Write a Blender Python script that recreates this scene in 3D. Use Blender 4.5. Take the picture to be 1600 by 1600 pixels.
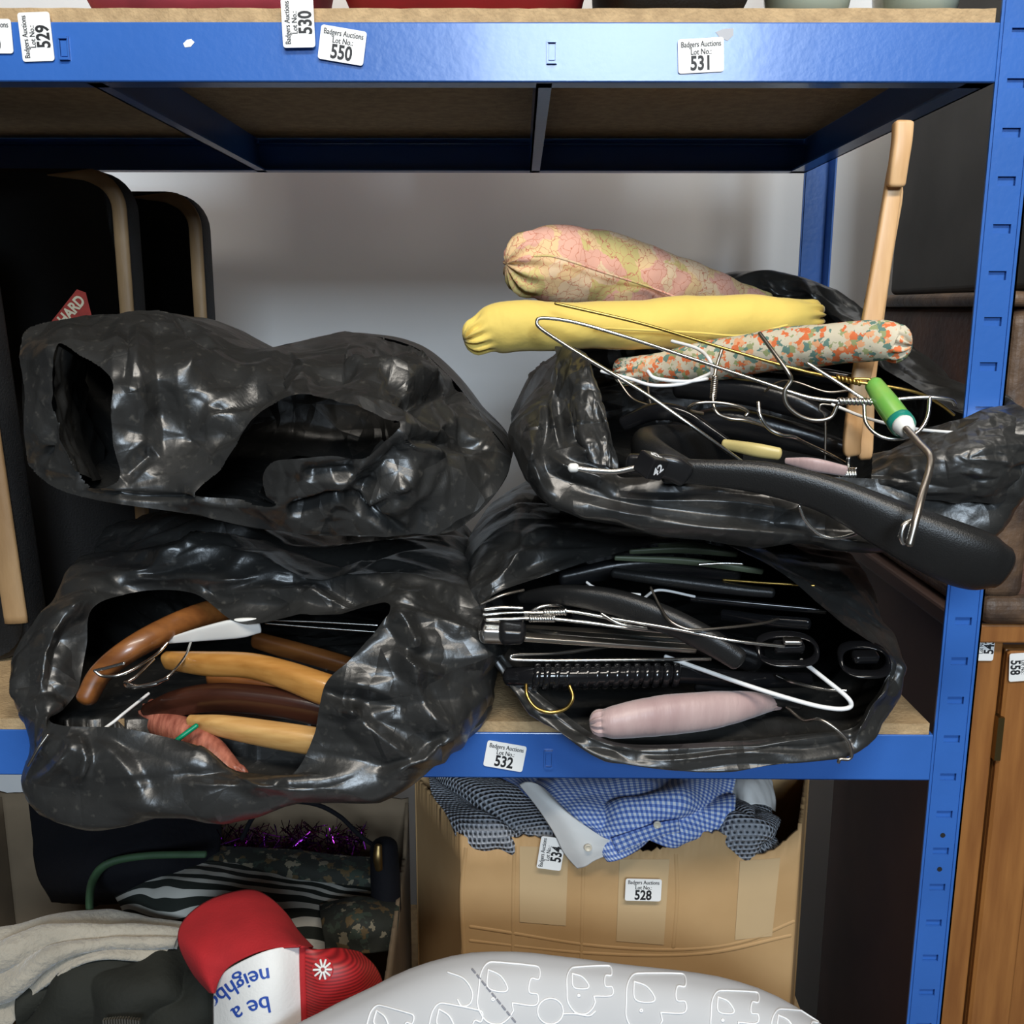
import bpy, bmesh, math, random
import numpy as np
from mathutils import Vector, Matrix
from mathutils.bvhtree import BVHTree
random.seed(5)
S = bpy.context.scene
COL = S.collection
for o in list(bpy.data.objects): bpy.data.objects.remove(o)

# ------------------------------------------------------------ camera, light
CAM = np.array([0.0, -0.863, 1.45]); FPX = 1553.0
PITCH, YAW, ROLL = math.radians(11.6), math.radians(0.44), math.radians(0.15)
cd = bpy.data.cameras.new('camera'); cam = bpy.data.objects.new('camera', cd); COL.objects.link(cam)
cam.location = CAM
cam.matrix_world = Matrix.Translation(Vector(CAM)) @ Matrix.Rotation(YAW, 4, 'Z') @ Matrix.Rotation(math.pi/2-PITCH, 4, 'X') @ Matrix.Rotation(ROLL, 4, 'Z')
cd.sensor_width = 36; cd.lens = 36*FPX/1600; cd.clip_start = 0.02
S.camera = cam
RM = np.array(cam.matrix_world.to_3x3())
w = bpy.data.worlds.new('World'); S.world = w; w.use_nodes = True
w.node_tree.nodes['Background'].inputs[0].default_value = (0.62, 0.64, 0.68, 1)
w.node_tree.nodes['Background'].inputs[1].default_value = 0.03

def area(name, loc, target, sx, sy, energy, col):
    l = bpy.data.lights.new(name, 'AREA'); l.shape = 'RECTANGLE'; l.size = sx; l.size_y = sy
    l.energy = energy; l.color = col
    o = bpy.data.objects.new(name, l); COL.objects.link(o); o.location = loc
    o.rotation_euler = (Vector(target)-Vector(loc)).to_track_quat('-Z', 'Y').to_euler()
area('ceiling_lamp_near', (0.25, -1.35, 2.75), (0.05, 0.0, 1.3), 1.5, 0.25, 40, (1, .93, .83))
area('ceiling_lamp_far', (.45, -4.2, 2.7), (0, .4, 1.3), 1.3, 0.8, 128, (.72, .86, 1))
area('wall_fill_above', (-.1, .3, 3.1), (-.1, .5, 1.4), 2.4, 0.2, 13, (1, .95, .86))  # added fill over the rack, evens the light on the back wall
S.view_settings.view_transform = 'Standard'; S.view_settings.look = 'None'
S.view_settings.gamma = 1; S.view_settings.exposure = 0.0; S.view_settings.use_curve_mapping = False

# ------------------------------------------------------------ geometry helpers
def ray(px, py):
    return RM @ np.array([px-800.0, 800.0-py, -FPX])
def P(px, py, Y):
    d = ray(px, py); return CAM + d*((Y-CAM[1])/d[1])
def mmpx(Y, n=1.0):                     # size in metres of n pixels at depth Y
    return n*(Y-CAM[1])*1.02/FPX
def PL(lst): return [P(*q[:3]) for q in lst]

def cr(pts, n, closed=False):           # Catmull-Rom resample, pts (k,d) -> (n,d)
    p = np.asarray(pts, float); k = len(p)
    if k == 2 and not closed:
        t = np.linspace(0, 1, n)[:, None]; return p[0]*(1-t)+p[1]*t
    if closed:
        t = np.linspace(0, k, n, endpoint=False); i = np.floor(t).astype(int); f = (t-i)[:, None]
        a, b, c, d = p[(i-1) % k], p[i % k], p[(i+1) % k], p[(i+2) % k]
    else:
        t = np.linspace(0, k-1, n); i = np.minimum(np.floor(t).astype(int), k-2); f = (t-i)[:, None]
        q = np.vstack([2*p[0]-p[1], p, 2*p[-1]-p[-2]])
        a, b, c, d = q[i], q[i+1], q[i+2], q[i+3]
    return .5*((2*b)+(-a+c)*f+(2*a-5*b+4*c-d)*f*f+(-a+3*b-3*c+d)*f**3)
def grid_cr(ctrl, nu, nv, closed_u=False):   # ctrl[v][u] -> (nv,nu,3)
    rows = np.array([cr(r, nu, closed_u) for r in ctrl])
    return np.stack([cr(rows[:, j], nv) for j in range(nu)], axis=1)
def grid_normals(G, closed_u=False):
    if closed_u: du = np.roll(G, -1, 1)-np.roll(G, 1, 1)
    else: du = np.gradient(G, axis=1)
    dv = np.gradient(G, axis=0); n = np.cross(du, dv)
    return n/(np.linalg.norm(n, axis=2, keepdims=True)+1e-12)
def grid_faces(nv, nu, closed_u=False, off=0):
    F = []
    for j in range(nv-1):
        for i in range(nu if closed_u else nu-1):
            k = (i+1) % nu
            F.append((off+j*nu+i, off+j*nu+k, off+(j+1)*nu+k, off+(j+1)*nu+i))
    return F
def tri(x): return 2*np.abs(x-np.floor(x+.5))
def crumple(p, scale, seed, n=9, sharp=1.0):   # faceted folds, about -1..1
    r = np.random.RandomState(seed); q = p*scale
    q = q+.35*np.sin(q[..., [1, 2, 0]]*1.7+r.rand(3)*6)+.2*np.sin(q[..., [2, 0, 1]]*3.1+r.rand(3)*6)
    h = np.zeros(p.shape[:-1]); wt = 0
    for k in range(n):
        d = r.randn(3); d /= np.linalg.norm(d); f = .5*2.2**(3.2*k/n)
        m = .5+.5*np.sin(q@(r.randn(3)*.9)+r.rand()*6); m = m*m
        h += (tri(q@d*f+r.rand())-.5)*m/f**sharp; wt += .3/f**sharp
    return h/wt
def facets(p, n, seed, slope=.35, tau=0, stretch=(1, 1, 1)):
    """crumpled film: each Voronoi cell is a shallow pyramid or dent, so creases stay straight and sharp (metres)"""
    sh = p.shape[:-1]; q = p.reshape(-1, 3)*np.array(stretch); r = np.random.RandomState(seed); c = q[r.choice(len(q), n, replace=False)]
    c = c+r.randn(n, 3)*.004; g = slope*r.uniform(-1, 1, n); out = np.zeros(len(q)); c2 = (c*c).sum(1)
    for a in range(0, len(q), 6000):
        b = q[a:a+6000]; d = (b*b).sum(1)[:, None]+c2-2*b@c.T; k = np.argpartition(d, 4, axis=1)[:, :5]; dd = np.take_along_axis(d, k, 1); o_ = np.argsort(dd, axis=1)
        k = np.take_along_axis(k, o_, 1); dd = np.take_along_axis(dd, o_, 1); e = np.full(len(b), 9.0)
        for m in range(1, 5): e = np.minimum(e, (dd[:, m]-dd[:, 0])/(2*np.linalg.norm(c[k[:, m]]-c[k[:, 0]], axis=1)+1e-9))
        out[a:a+6000] = e*g[k[:, 0]]
    return out.reshape(sh)
def wob(p, scale, seed, n=6):
    r = np.random.RandomState(seed); h = np.zeros(p.shape[:-1])
    for k in range(n): h += np.sin(p@(r.randn(3)*scale)+r.rand()*6.28)/n**.5
    return h

# ------------------------------------------------------------ object helpers
def props(o, label=None, cat=None, group=None, kind=None):
    for k, v in (('label', label), ('category', cat), ('group', group), ('kind', kind)):
        if v: o[k] = v
    return o
def thing(name, label, cat, loc, group=None):
    o = bpy.data.objects.new(name, None); COL.objects.link(o); o.location = Vector(loc)
    o.empty_display_size = .03
    return props(o, label, cat, group)
def wloc(o):
    v = Vector((0, 0, 0))
    while o: v += o.location if o.get('_top') or o.parent is None else Vector((0, 0, 0)); o = o.parent
    return v
def mobj(name, V, F, mat, parent=None, smooth=True, uv=None):
    V = np.asarray(V, float).reshape(-1, 3)
    if parent is None:
        loc = np.array([(V[:, 0].min()+V[:, 0].max())/2, (V[:, 1].min()+V[:, 1].max())/2, V[:, 2].min()])
    else: loc = np.array(wloc(parent))
    me = bpy.data.meshes.new(name); me.from_pydata((V-loc).tolist(), [], F)
    if uv is not None:
        l = me.uv_layers.new(name='UV'); idx = np.zeros(len(me.loops), int); me.loops.foreach_get('vertex_index', idx)
        l.data.foreach_set('uv', np.asarray(uv, float).reshape(-1, 2)[idx].ravel())
    me.materials.append(mat)
    if smooth: me.polygons.foreach_set('use_smooth', [True]*len(me.polygons))
    me.update()
    o = bpy.data.objects.new(name, me); COL.objects.link(o)
    if parent is None: o.location = loc
    else: o.parent = parent
    return o
class MB:                                # collects pieces of ONE part
    def __init__(s): s.V = []; s.F = []
    def add(s, V, F):
        n = len(s.V); s.V += [tuple(v) for v in np.asarray(V).reshape(-1, 3)]; s.F += [tuple(i+n for i in f) for f in F]; return s
    def build(s, name, mat, parent=None, smooth=True): return mobj(name, s.V, s.F, mat, parent, smooth)
BOXF = [(0, 3, 2, 1), (4, 5, 6, 7), (0, 1, 5, 4), (1, 2, 6, 5), (2, 3, 7, 6), (3, 0, 4, 7)]
def boxv(x0, x1, y0, y1, z0, z1):
    return [(x0, y0, z0), (x1, y0, z0), (x1, y1, z0), (x0, y1, z0), (x0, y0, z1), (x1, y0, z1), (x1, y1, z1), (x0, y1, z1)]
def box(name, b, mat, parent=None, bevel=0):
    o = mobj(name, boxv(*b), BOXF, mat, parent, smooth=False)
    if bevel:
        m = o.modifiers.new('bevel', 'BEVEL'); m.width = bevel; m.segments = 2
    return o
def frames(p):
    T = np.gradient(p, axis=0); T /= np.linalg.norm(T, axis=1, keepdims=True)+1e-12
    n = np.array([0, -.35, 1.0]) if abs(T[0][2]) < .75 else np.array([0, -1.0, .2])
    N = []
    for t in T:
        n = n-t*(n@t); n = n/(np.linalg.norm(n)+1e-12); N.append(n)
    N = np.array(N); return T, N, np.cross(T, N)
def sweep_grid(path, ra, rb, n=60, m=16, power=2.0, cap=True):
    """path (k,3), ra: half height (along N), rb: half width (along B); -> grid (n',m,3)"""
    p = cr(path, n); a = cr(np.asarray(ra, float)[:, None], n)[:, 0]; b = cr(np.asarray(rb, float)[:, None], n)[:, 0]
    T, N, B = frames(p)
    if cap:
        k = 5; ts = [math.sin(math.pi/2*i/k) for i in range(k)]
        hd = [(p[0]-T[0]*min(a[0], b[0])*.8*(1-0)*math.cos(math.pi/2*i/k), a[0]*max(ts[i], .02), b[0]*max(ts[i], .02), N[0], B[0]) for i in range(k)]
        tl = [(p[-1]+T[-1]*min(a[-1], b[-1])*.8*math.cos(math.pi/2*i/k), a[-1]*max(ts[i], .02), b[-1]*max(ts[i], .02), N[-1], B[-1]) for i in range(k)][::-1]
        seq = hd+[(p[i], a[i], b[i], N[i], B[i]) for i in range(n)]+tl
    else: seq = [(p[i], a[i], b[i], N[i], B[i]) for i in range(n)]
    th = np.linspace(0, 2*math.pi, m, endpoint=False); c, s = np.cos(th), np.sin(th)
    e = 2.0/power; c = np.sign(c)*np.abs(c)**e; s = np.sign(s)*np.abs(s)**e
    return np.array([q[0]+q[1]*s[:, None]*q[3]+q[2]*c[:, None]*q[4] for q in seq])
def closed_faces(nv, nu):
    return grid_faces(nv, nu, True)+[tuple(range(nu))[::-1], tuple((nv-1)*nu+i for i in range(nu))]
def sweep(name, path, ra, rb, mat, parent=None, n=60, m=16, power=2.0, disp=None, uvs=True):
    G = sweep_grid(path, ra, rb, n, m, power)
    if disp is not None:
        N = -grid_normals(G, True); c = G.mean(axis=1, keepdims=True)
        sg = np.sign(((G-c)*N).sum(axis=2, keepdims=True)); G = G+N*sg*disp(G)[..., None]
    return mobj(name, G, closed_faces(G.shape[0], G.shape[1]), mat, parent)
def wire_mesh(path, r, n=None, m=8):
    p = np.asarray(path); n = n or max(12, 7*len(p))
    G = sweep_grid(p, [r]*len(p), [r]*len(p), n, m); return G.reshape(-1, 3), closed_faces(G.shape[0], m)
def wire(name, pxpath, rpx, mat, parent=None, n=None):
    Y = sum(q[2] for q in pxpath)/len(pxpath)
    V, F = wire_mesh(PL(pxpath), mmpx(Y, rpx), n); return mobj(name, V, F, mat, parent)
def helix(a, b, r, turns, n=60):
    a = np.array(a); b = np.array(b); T = (b-a)/np.linalg.norm(b-a); N = np.cross(T, [0, 1, 0]); N /= np.linalg.norm(N); B = np.cross(T, N)
    t = np.linspace(0, 1, n)[:, None]; th = t*turns*2*math.pi
    return a+(b-a)*t+r*(np.cos(th)*N+np.sin(th)*B)

# ------------------------------------------------------------ materials
def mat(name, col, rough=.5, metal=0, var=0, vscale=20, bump=0, bscale=60, col2=None, spec=None, coat=0, sheen=0):
    m = bpy.data.materials.new(name); m.use_nodes = True; nt = m.node_tree; b = nt.nodes['Principled BSDF']
    b.inputs['Base Color'].default_value = (*col, 1); b.inputs['Roughness'].default_value = rough; b.inputs['Metallic'].default_value = metal
    if spec is not None: b.inputs['Specular IOR Level'].default_value = spec
    if coat: b.inputs['Coat Weight'].default_value = coat; b.inputs['Coat Roughness'].default_value = .12
    if sheen: b.inputs['Sheen Weight'].default_value = sheen
    tc = nt.nodes.new('ShaderNodeTexCoord')
    if var or col2:
        n = nt.nodes.new('ShaderNodeTexNoise'); n.inputs['Scale'].default_value = vscale; n.inputs['Detail'].default_value = 6
        r = nt.nodes.new('ShaderNodeValToRGB'); c2 = col2 or tuple(c*(1-var) for c in col)
        r.color_ramp.elements[0].color = (*c2, 1); r.color_ramp.elements[1].color = (*col, 1)
        r.color_ramp.elements[0].position = .35; r.color_ramp.elements[1].position = .65
        nt.links.new(tc.outputs['Object'], n.inputs['Vector']); nt.links.new(n.outputs['Fac'], r.inputs['Fac']); nt.links.new(r.outputs['Color'], b.inputs['Base Color'])
    if bump:
        n2 = nt.nodes.new('ShaderNodeTexNoise'); n2.inputs['Scale'].default_value = bscale; n2.inputs['Detail'].default_value = 5
        bp = nt.nodes.new('ShaderNodeBump'); bp.inputs['Strength'].default_value = bump; bp.inputs['Distance'].default_value = .004
        nt.links.new(tc.outputs['Object'], n2.inputs['Vector']); nt.links.new(n2.outputs['Fac'], bp.inputs['Height']); nt.links.new(bp.outputs['Normal'], b.inputs['Normal'])
    return m
def nodes(m): return m.node_tree.nodes, m.node_tree.links, m.node_tree.nodes['Principled BSDF']
def stretched(m, sx, sy, sz):            # stretch the noise of a mat() (wood grain)
    nt = m.node_tree
    for l in list(nt.links):
        if l.from_node.type == 'TEX_COORD':
            mp = nt.nodes.new('ShaderNodeMapping'); mp.inputs['Scale'].default_value = (sx, sy, sz)
            s, d = l.from_socket, l.to_socket; nt.links.remove(l); nt.links.new(s, mp.inputs[0]); nt.links.new(mp.outputs[0], d)
    return m
M = {}
M['blue'] = mat('blue_paint', (.034, .135, .47), .3, var=.12, vscale=9, bump=.05, bscale=150, coat=.25)
M['chip'] = mat('chipboard', (.52, .36, .19), .8, col2=(.40, .27, .14), vscale=90, bump=.35, bscale=300)
M['wall'] = mat('painted_wall', (.78, .78, .77), .75, var=.06, vscale=3, bump=.08, bscale=40)
M['floor'] = mat('concrete', (.12, .115, .11), .8, var=.2, vscale=6)
M['label'] = mat('label_paper', (.86, .86, .84), .55)
M['ink'] = mat('label_ink', (.012, .012, .014), .6)
M['blackcase'] = mat('black_case_cloth', (.014, .015, .017), .7, var=.3, vscale=30, bump=.3, bscale=400)
M['tan'] = stretched(mat('tan_leather_trim', (.40, .25, .12), .55, col2=(.22, .125, .055), vscale=18, bump=.2, bscale=120), 1, 1, .3)
M['trunk'] = mat('worn_brown_leather', (.14, .06, .033), .55, col2=(.065, .03, .018), vscale=14, bump=.4, bscale=90)
M['trunkedge'] = mat('trunk_edge_leather', (.17, .10, .055), .5, col2=(.05, .03, .02), vscale=22, bump=.5, bscale=70)
M['charcoal'] = mat('charcoal_board', (.075, .072, .068), .75, var=.3, vscale=8)
M['cabwood'] = stretched(mat('orange_brown_wood', (.36, .15, .04), .4, col2=(.25, .095, .025), vscale=14, bump=.06, bscale=90), 5, 5, .5)
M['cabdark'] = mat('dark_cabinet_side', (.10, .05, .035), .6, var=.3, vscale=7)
M['brass'] = mat('aged_brass', (.22, .15, .06), .4, 1)
M['steel'] = mat('steel_wire', (.72, .70, .66), .25, 1)
M['dullsteel'] = mat('dull_wire', (.42, .38, .33), .35, 1)
M['gold'] = mat('gold_wire', (.48, .32, .09), .3, 1)
M['whitewire'] = mat('white_coated_wire', (.85, .85, .84), .35)
M['black'] = mat('black_plastic', (.010, .010, .011), .28, bump=.06, bscale=500, spec=.6)
M['blackmatte'] = mat('black_grained_plastic', (.012, .012, .012), .36, bump=.15, bscale=900)
M['blackgloss'] = mat('black_gloss_plastic', (.008, .008, .009), .14)
M['whiteplastic'] = mat('white_plastic', (.80, .79, .75), .35)
M['cream'] = mat('cream_plastic', (.62, .50, .20), .4, var=.15, vscale=40)
M['green'] = mat('green_handle', (.16, .42, .07), .3, col2=(.33, .46, .10), vscale=30, coat=.4)
M['teal'] = mat('teal_band', (.01, .22, .16), .3)
M['greenrod'] = mat('green_rod', (.0, .25, .12), .35)
M['palewood'] = stretched(mat('pale_beech', (.74, .47, .24), .42, col2=(.63, .37, .17), vscale=40), 3, 3, .4)
M['orangewood'] = stretched(mat('varnished_wood', (.55, .27, .07), .32, col2=(.40, .17, .035), vscale=30, coat=.4), .4, 3, 3)
M['brownwood'] = stretched(mat('brown_wood', (.26, .095, .024), .35, col2=(.15, .05, .013), vscale=25, coat=.3), .5, 3, 3)
M['darkwood'] = stretched(mat('dark_brown_wood', (.055, .018, .010), .3, col2=(.03, .01, .006), vscale=25, coat=.3), .5, 3, 3)
M['lightwood'] = stretched(mat('light_wood', (.66, .39, .14), .38, col2=(.50, .26, .08), vscale=45, coat=.2), .4, 3, 3)
M['greenplastic'] = mat('grey_green_plastic', (.13, .16, .10), .4)
M['pink'] = stretched(mat('pink_satin', (.52, .37, .35), .45, col2=(.42, .28, .27), vscale=14, bump=.3, bscale=40, sheen=.4), 3, 1, .6)
M['rust'] = stretched(mat('rust_pink_satin', (.55, .20, .13), .4, col2=(.25, .07, .045), vscale=40, bump=.4, bscale=60), 3, 1, 1)
M['yellow'] = mat('yellow_cotton', (.84, .62, .14), .8, var=.08, vscale=12, bump=.35, bscale=45, sheen=.2)
M['card'] = stretched(mat('cardboard', (.50, .315, .145), .75, col2=(.45, .275, .12), vscale=12, bump=.08, bscale=40), 1, 1, 1)
M['carddark'] = mat('dark_cardboard', (.20, .145, .09), .85, var=.3, vscale=9)  # darker brown than the front wall of the left carton
M['tape'] = mat('packing_tape', (.57, .41, .23), .25, var=.05, vscale=15, coat=.3)
M['redlabel'] = mat('red_paper', (.42, .035, .02), .6, var=.3, vscale=60)
M['creamink'] = mat('cream_ink', (.72, .62, .42), .6)
M['red'] = mat('red_cotton', (.42, .012, .016), .9, var=.15, vscale=30, bump=.15, bscale=500)
M['capwhite'] = mat('white_foam', (.78, .77, .74), .7, bump=.1, bscale=300)
M['blueink'] = mat('blue_print', (.02, .07, .36), .6)
M['navy'] = mat('navy_cloth', (.003, .003, .005), .85, spec=.2, bump=.25, bscale=120)
M['olive'] = mat('olive_black_jacket', (.012, .013, .008), .85, var=.3, vscale=10, bump=.25, bscale=150)
M['wool'] = mat('cream_wool', (.40, .36, .29), .95, var=.2, vscale=25, bump=.9, bscale=160, sheen=.5)
M['greencloth'] = mat('green_binding', (.03, .075, .03), .7, var=.3, vscale=40)
M['zip'] = mat('zip_metal', (.5, .48, .42), .35, 1)
M['tinsel'] = mat('purple_tinsel', (.30, .03, .30), .15, 1, col2=(.10, .01, .2), vscale=60)
M['redbag'] = mat('red_holdall', (.45, .02, .04), .55, var=.2, vscale=20)
M['pinkcloth'] = mat('pink_red_cloth', (.50, .07, .12), .8, var=.3, vscale=20)
M['cushion'] = mat('pale_grey_cotton', (.53, .53, .535), .8, var=.04, vscale=6, bump=.12, bscale=14)
M['print'] = mat('white_print', (.9, .9, .9), .7)
M['stitch'] = mat('grey_stitch', (.25, .25, .28), .8)
M['whitecloth'] = mat('white_cotton', (.80, .79, .76), .8, bump=.15, bscale=40)
M['button'] = mat('pearl_button', (.74, .66, .52), .3)
M['whitemark'] = mat('white_paint_mark', (.85, .85, .85), .5)
M['greymark'] = mat('bare_metal_scuff', (.38, .38, .40), .45)
M['glass'] = mat('grey_green_glass', (.30, .36, .31), .12, spec=.6)

def bag_material():
    m = mat('black_bin_liner', (.022, .022, .022), .3, spec=.75); N, L, b = nodes(m); tc = N.new('ShaderNodeTexCoord'); tot = None
    def mth(op, x, y, z=None):
        n = N.new('ShaderNodeMath'); n.operation = op
        for i, q in enumerate((x, y, z)):
            if q is None: continue
            if isinstance(q, (int, float)): n.inputs[i].default_value = q
            else: L.new(q, n.inputs[i])
        return n.outputs[0]
    msk = N.new('ShaderNodeTexNoise'); msk.inputs['Scale'].default_value = 7; L.new(tc.outputs['Object'], msk.inputs['Vector'])
    mr = N.new('ShaderNodeMapRange'); mr.inputs[1].default_value = .35; mr.inputs[2].default_value = .65; mr.inputs[3].default_value = .12; L.new(msk.outputs['Fac'], mr.inputs[0])
    for sc, sl, off, st in ((11, .42, 0, (.5, 1, 1.3)), (24, .34, 3.3, (1.2, .9, .5))):
        mp = N.new('ShaderNodeMapping'); mp.inputs['Location'].default_value = (off, off, off); mp.inputs['Scale'].default_value = st; mp.inputs['Rotation'].default_value = (off, .6, off*.5)
        L.new(tc.outputs['Object'], mp.inputs[0])
        e = N.new('ShaderNodeTexVoronoi'); e.feature = 'DISTANCE_TO_EDGE'; e.inputs['Scale'].default_value = sc; L.new(mp.outputs[0], e.inputs['Vector'])
        f = N.new('ShaderNodeTexVoronoi'); f.inputs['Scale'].default_value = sc; L.new(mp.outputs[0], f.inputs['Vector'])
        sp = N.new('ShaderNodeSeparateColor'); L.new(f.outputs['Color'], sp.inputs[0])
        h = mth('MULTIPLY', e.outputs['Distance'], mth('MULTIPLY', mth('SUBTRACT', sp.outputs[0], .5), 2*sl/sc)); tot = h if tot is None else mth('ADD', tot, h)
    tot = mth('MULTIPLY', tot, mr.outputs[0])
    n3 = N.new('ShaderNodeTexNoise'); n3.inputs['Scale'].default_value = 90; n3.inputs['Detail'].default_value = 4; L.new(tc.outputs['Object'], n3.inputs['Vector'])
    tot = mth('MULTIPLY_ADD', n3.outputs['Fac'], .0006, tot)
    bp = N.new('ShaderNodeBump'); bp.inputs['Strength'].default_value = 1; bp.inputs['Distance'].default_value = 1
    L.new(tot, bp.inputs['Height']); L.new(bp.outputs['Normal'], b.inputs['Normal'])
    d = N.new('ShaderNodeTexNoise'); d.inputs['Scale'].default_value = 120; d.inputs['Detail'].default_value = 8; L.new(tc.outputs['Object'], d.inputs['Vector'])
    r = N.new('ShaderNodeValToRGB'); r.color_ramp.elements[0].position = .60; r.color_ramp.elements[1].position = .82
    r.color_ramp.elements[0].color = (.023, .023, .022, 1); r.color_ramp.elements[1].color = (.085, .08, .07, 1)
    L.new(d.outputs['Fac'], r.inputs['Fac']); L.new(r.outputs['Color'], b.inputs['Base Color'])
    rr = N.new('ShaderNodeMapRange'); rr.inputs[3].default_value = .26; rr.inputs[4].default_value = .44
    L.new(n3.outputs['Fac'], rr.inputs[0]); L.new(rr.outputs[0], b.inputs['Roughness'])
    return m
M['bag'] = bag_material()

def cell_fabric(name, stops, scale, edge=None, ew=.03, distort=.3, rough=.85, escale=None):
    m = mat(name, (1, 1, 1), rough, bump=.3, bscale=60); N, L, b = nodes(m); tc = N.new('ShaderNodeTexCoord')
    n = N.new('ShaderNodeTexNoise'); n.inputs['Scale'].default_value = scale*1.3; n.inputs['Detail'].default_value = 3
    ad = N.new('ShaderNodeVectorMath'); ad.operation = 'MULTIPLY_ADD'; ad.inputs[1].default_value = (distort/scale*2,)*3
    L.new(tc.outputs['Object'], n.inputs['Vector']); L.new(n.outputs['Color'], ad.inputs[0]); L.new(tc.outputs['Object'], ad.inputs[2])
    v = N.new('ShaderNodeTexVoronoi'); v.inputs['Scale'].default_value = scale; L.new(ad.outputs[0], v.inputs['Vector'])
    sp = N.new('ShaderNodeSeparateColor'); L.new(v.outputs['Color'], sp.inputs[0])
    r = N.new('ShaderNodeValToRGB'); r.color_ramp.interpolation = 'CONSTANT'; e = r.color_ramp.elements
    while len(e) < len(stops): e.new(.5)
    for k, (pos, c) in enumerate(stops): e[k].position = pos; e[k].color = (*c, 1)
    L.new(sp.outputs[0], r.inputs['Fac']); out = r.outputs['Color']
    if edge:
        v2 = N.new('ShaderNodeTexVoronoi'); v2.feature = 'DISTANCE_TO_EDGE'; v2.inputs['Scale'].default_value = escale or scale; L.new(ad.outputs[0], v2.inputs['Vector'])
        lt = N.new('ShaderNodeMath'); lt.operation = 'LESS_THAN'; lt.inputs[1].default_value = ew; L.new(v2.outputs['Distance'], lt.inputs[0])
        mx = N.new('ShaderNodeMix'); mx.data_type = 'RGBA'; L.new(lt.outputs[0], mx.inputs[0]); L.new(out, mx.inputs[6]); mx.inputs[7].default_value = (*edge, 1); out = mx.outputs[2]
    L.new(out, b.inputs['Base Color']); return m
M['patchfloral'] = cell_fabric('pink_yellow_print', [(0, (.74, .40, .30)), (.3, (.76, .53, .28)), (.55, (.62, .50, .20)), (.8, (.76, .56, .36))], 42, (.55, .20, .12), .025, .5, escale=110)
M['smallfloral'] = cell_fabric('ditsy_floral', [(0, (.62, .55, .41)), (.40, (.68, .16, .05)), (.54, (.12, .22, .18)), (.68, (.30, .33, .15)), (.78, (.74, .36, .18)), (.88, (.62, .55, .41))], 215, None, 0, .9)
M['animal'] = cell_fabric('animal_print', [(0, (.010, .012, .008)), (.66, (.07, .045, .016)), (.78, (.02, .03, .02)), (.93, (.14, .12, .08))], 130, None, 0, .9)
def uv_fabric(name, kind):
    m = mat(name, (.5, .5, .5), .85); N, L, b = nodes(m); uv = N.new('ShaderNodeUVMap'); sp = N.new('ShaderNodeSeparateXYZ')
    def math_(op, a, v=None, c=None):
        n = N.new('ShaderNodeMath'); n.operation = op
        for i, s in enumerate((a, v, c)):
            if s is None: continue
            if isinstance(s, (int, float)): n.inputs[i].default_value = s
            else: L.new(s, n.inputs[i])
        return n.outputs[0]
    L.new(uv.outputs[0], sp.inputs[0]); X, Yv = sp.outputs[0], sp.outputs[1]
    if kind == 'gingham':
        a = math_('LESS_THAN', math_('FRACT', math_('MULTIPLY', X, 170)), .5); c = math_('LESS_THAN', math_('FRACT', math_('MULTIPLY', Yv, 170)), .5)
        f = math_('MULTIPLY', math_('ADD', a, c), .5)
        cols = [(0, (.70, .74, .82)), (.5, (.22, .33, .66)), (1, (.07, .13, .42))]
    elif kind == 'zebra':
        n = N.new('ShaderNodeTexNoise'); n.inputs['Scale'].default_value = 2.6; n.inputs['Detail'].default_value = .5; L.new(uv.outputs[0], n.inputs['Vector'])
        t = math_('FRACT', math_('ADD', math_('MULTIPLY', Yv, 9), math_('MULTIPLY', n.outputs['Fac'], 2.2)))
        f = math_('GREATER_THAN', t, .56); cols = [(0, (.010, .014, .010)), (1, (.50, .49, .44))]
    else:                                # crochet: rows of holes
        r = math_('MULTIPLY', Yv, 185); row = math_('FLOOR', r)
        cx = math_('SUBTRACT', math_('FRACT', math_('ADD', math_('MULTIPLY', X, 170), math_('MULTIPLY', row, .5))), .5); cy = math_('SUBTRACT', math_('FRACT', r), .5)
        d = math_('SQRT', math_('ADD', math_('MULTIPLY', cx, cx), math_('MULTIPLY', cy, cy)))
        f = math_('MULTIPLY', d, 1.8)
        cols = [(.0, (.035, .04, .05)), (.32, (.06, .07, .085)), (.5, (.33, .35, .39)), (1, (.42, .44, .48))]
        bp = N.new('ShaderNodeBump'); bp.inputs['Strength'].default_value = 1; bp.inputs['Distance'].default_value = .004; L.new(f, bp.inputs['Height']); L.new(bp.outputs[0], b.inputs['Normal'])
    rp = N.new('ShaderNodeValToRGB'); e = rp.color_ramp.elements
    while len(e) < len(cols): e.new(.5)
    for k, (p_, c_) in enumerate(cols): e[k].position = p_; e[k].color = (*c_, 1)
    L.new(f, rp.inputs['Fac']); L.new(rp.outputs['Color'], b.inputs['Base Color']); return m
M['gingham'] = uv_fabric('blue_gingham', 'gingham'); M['zebra'] = uv_fabric('zebra_stripe', 'zebra'); M['crochet'] = uv_fabric('grey_crochet', 'crochet')
def mesh_red():
    m = mat('red_mesh_net', (.42, .012, .015), .5); N, L, b = nodes(m); tc = N.new('ShaderNodeTexCoord'); wv = N.new('ShaderNodeTexWave')
    wv.bands_direction = 'Z'; wv.inputs['Scale'].default_value = 110; wv.inputs['Distortion'].default_value = .6
    L.new(tc.outputs['Object'], wv.inputs['Vector']); r = N.new('ShaderNodeValToRGB')
    r.color_ramp.elements[0].color = (.18, .006, .008, 1); r.color_ramp.elements[1].color = (.42, .016, .018, 1)
    L.new(wv.outputs['Fac'], r.inputs['Fac']); L.new(r.outputs['Color'], b.inputs['Base Color']); return m
M['rednet'] = mesh_red()

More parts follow.
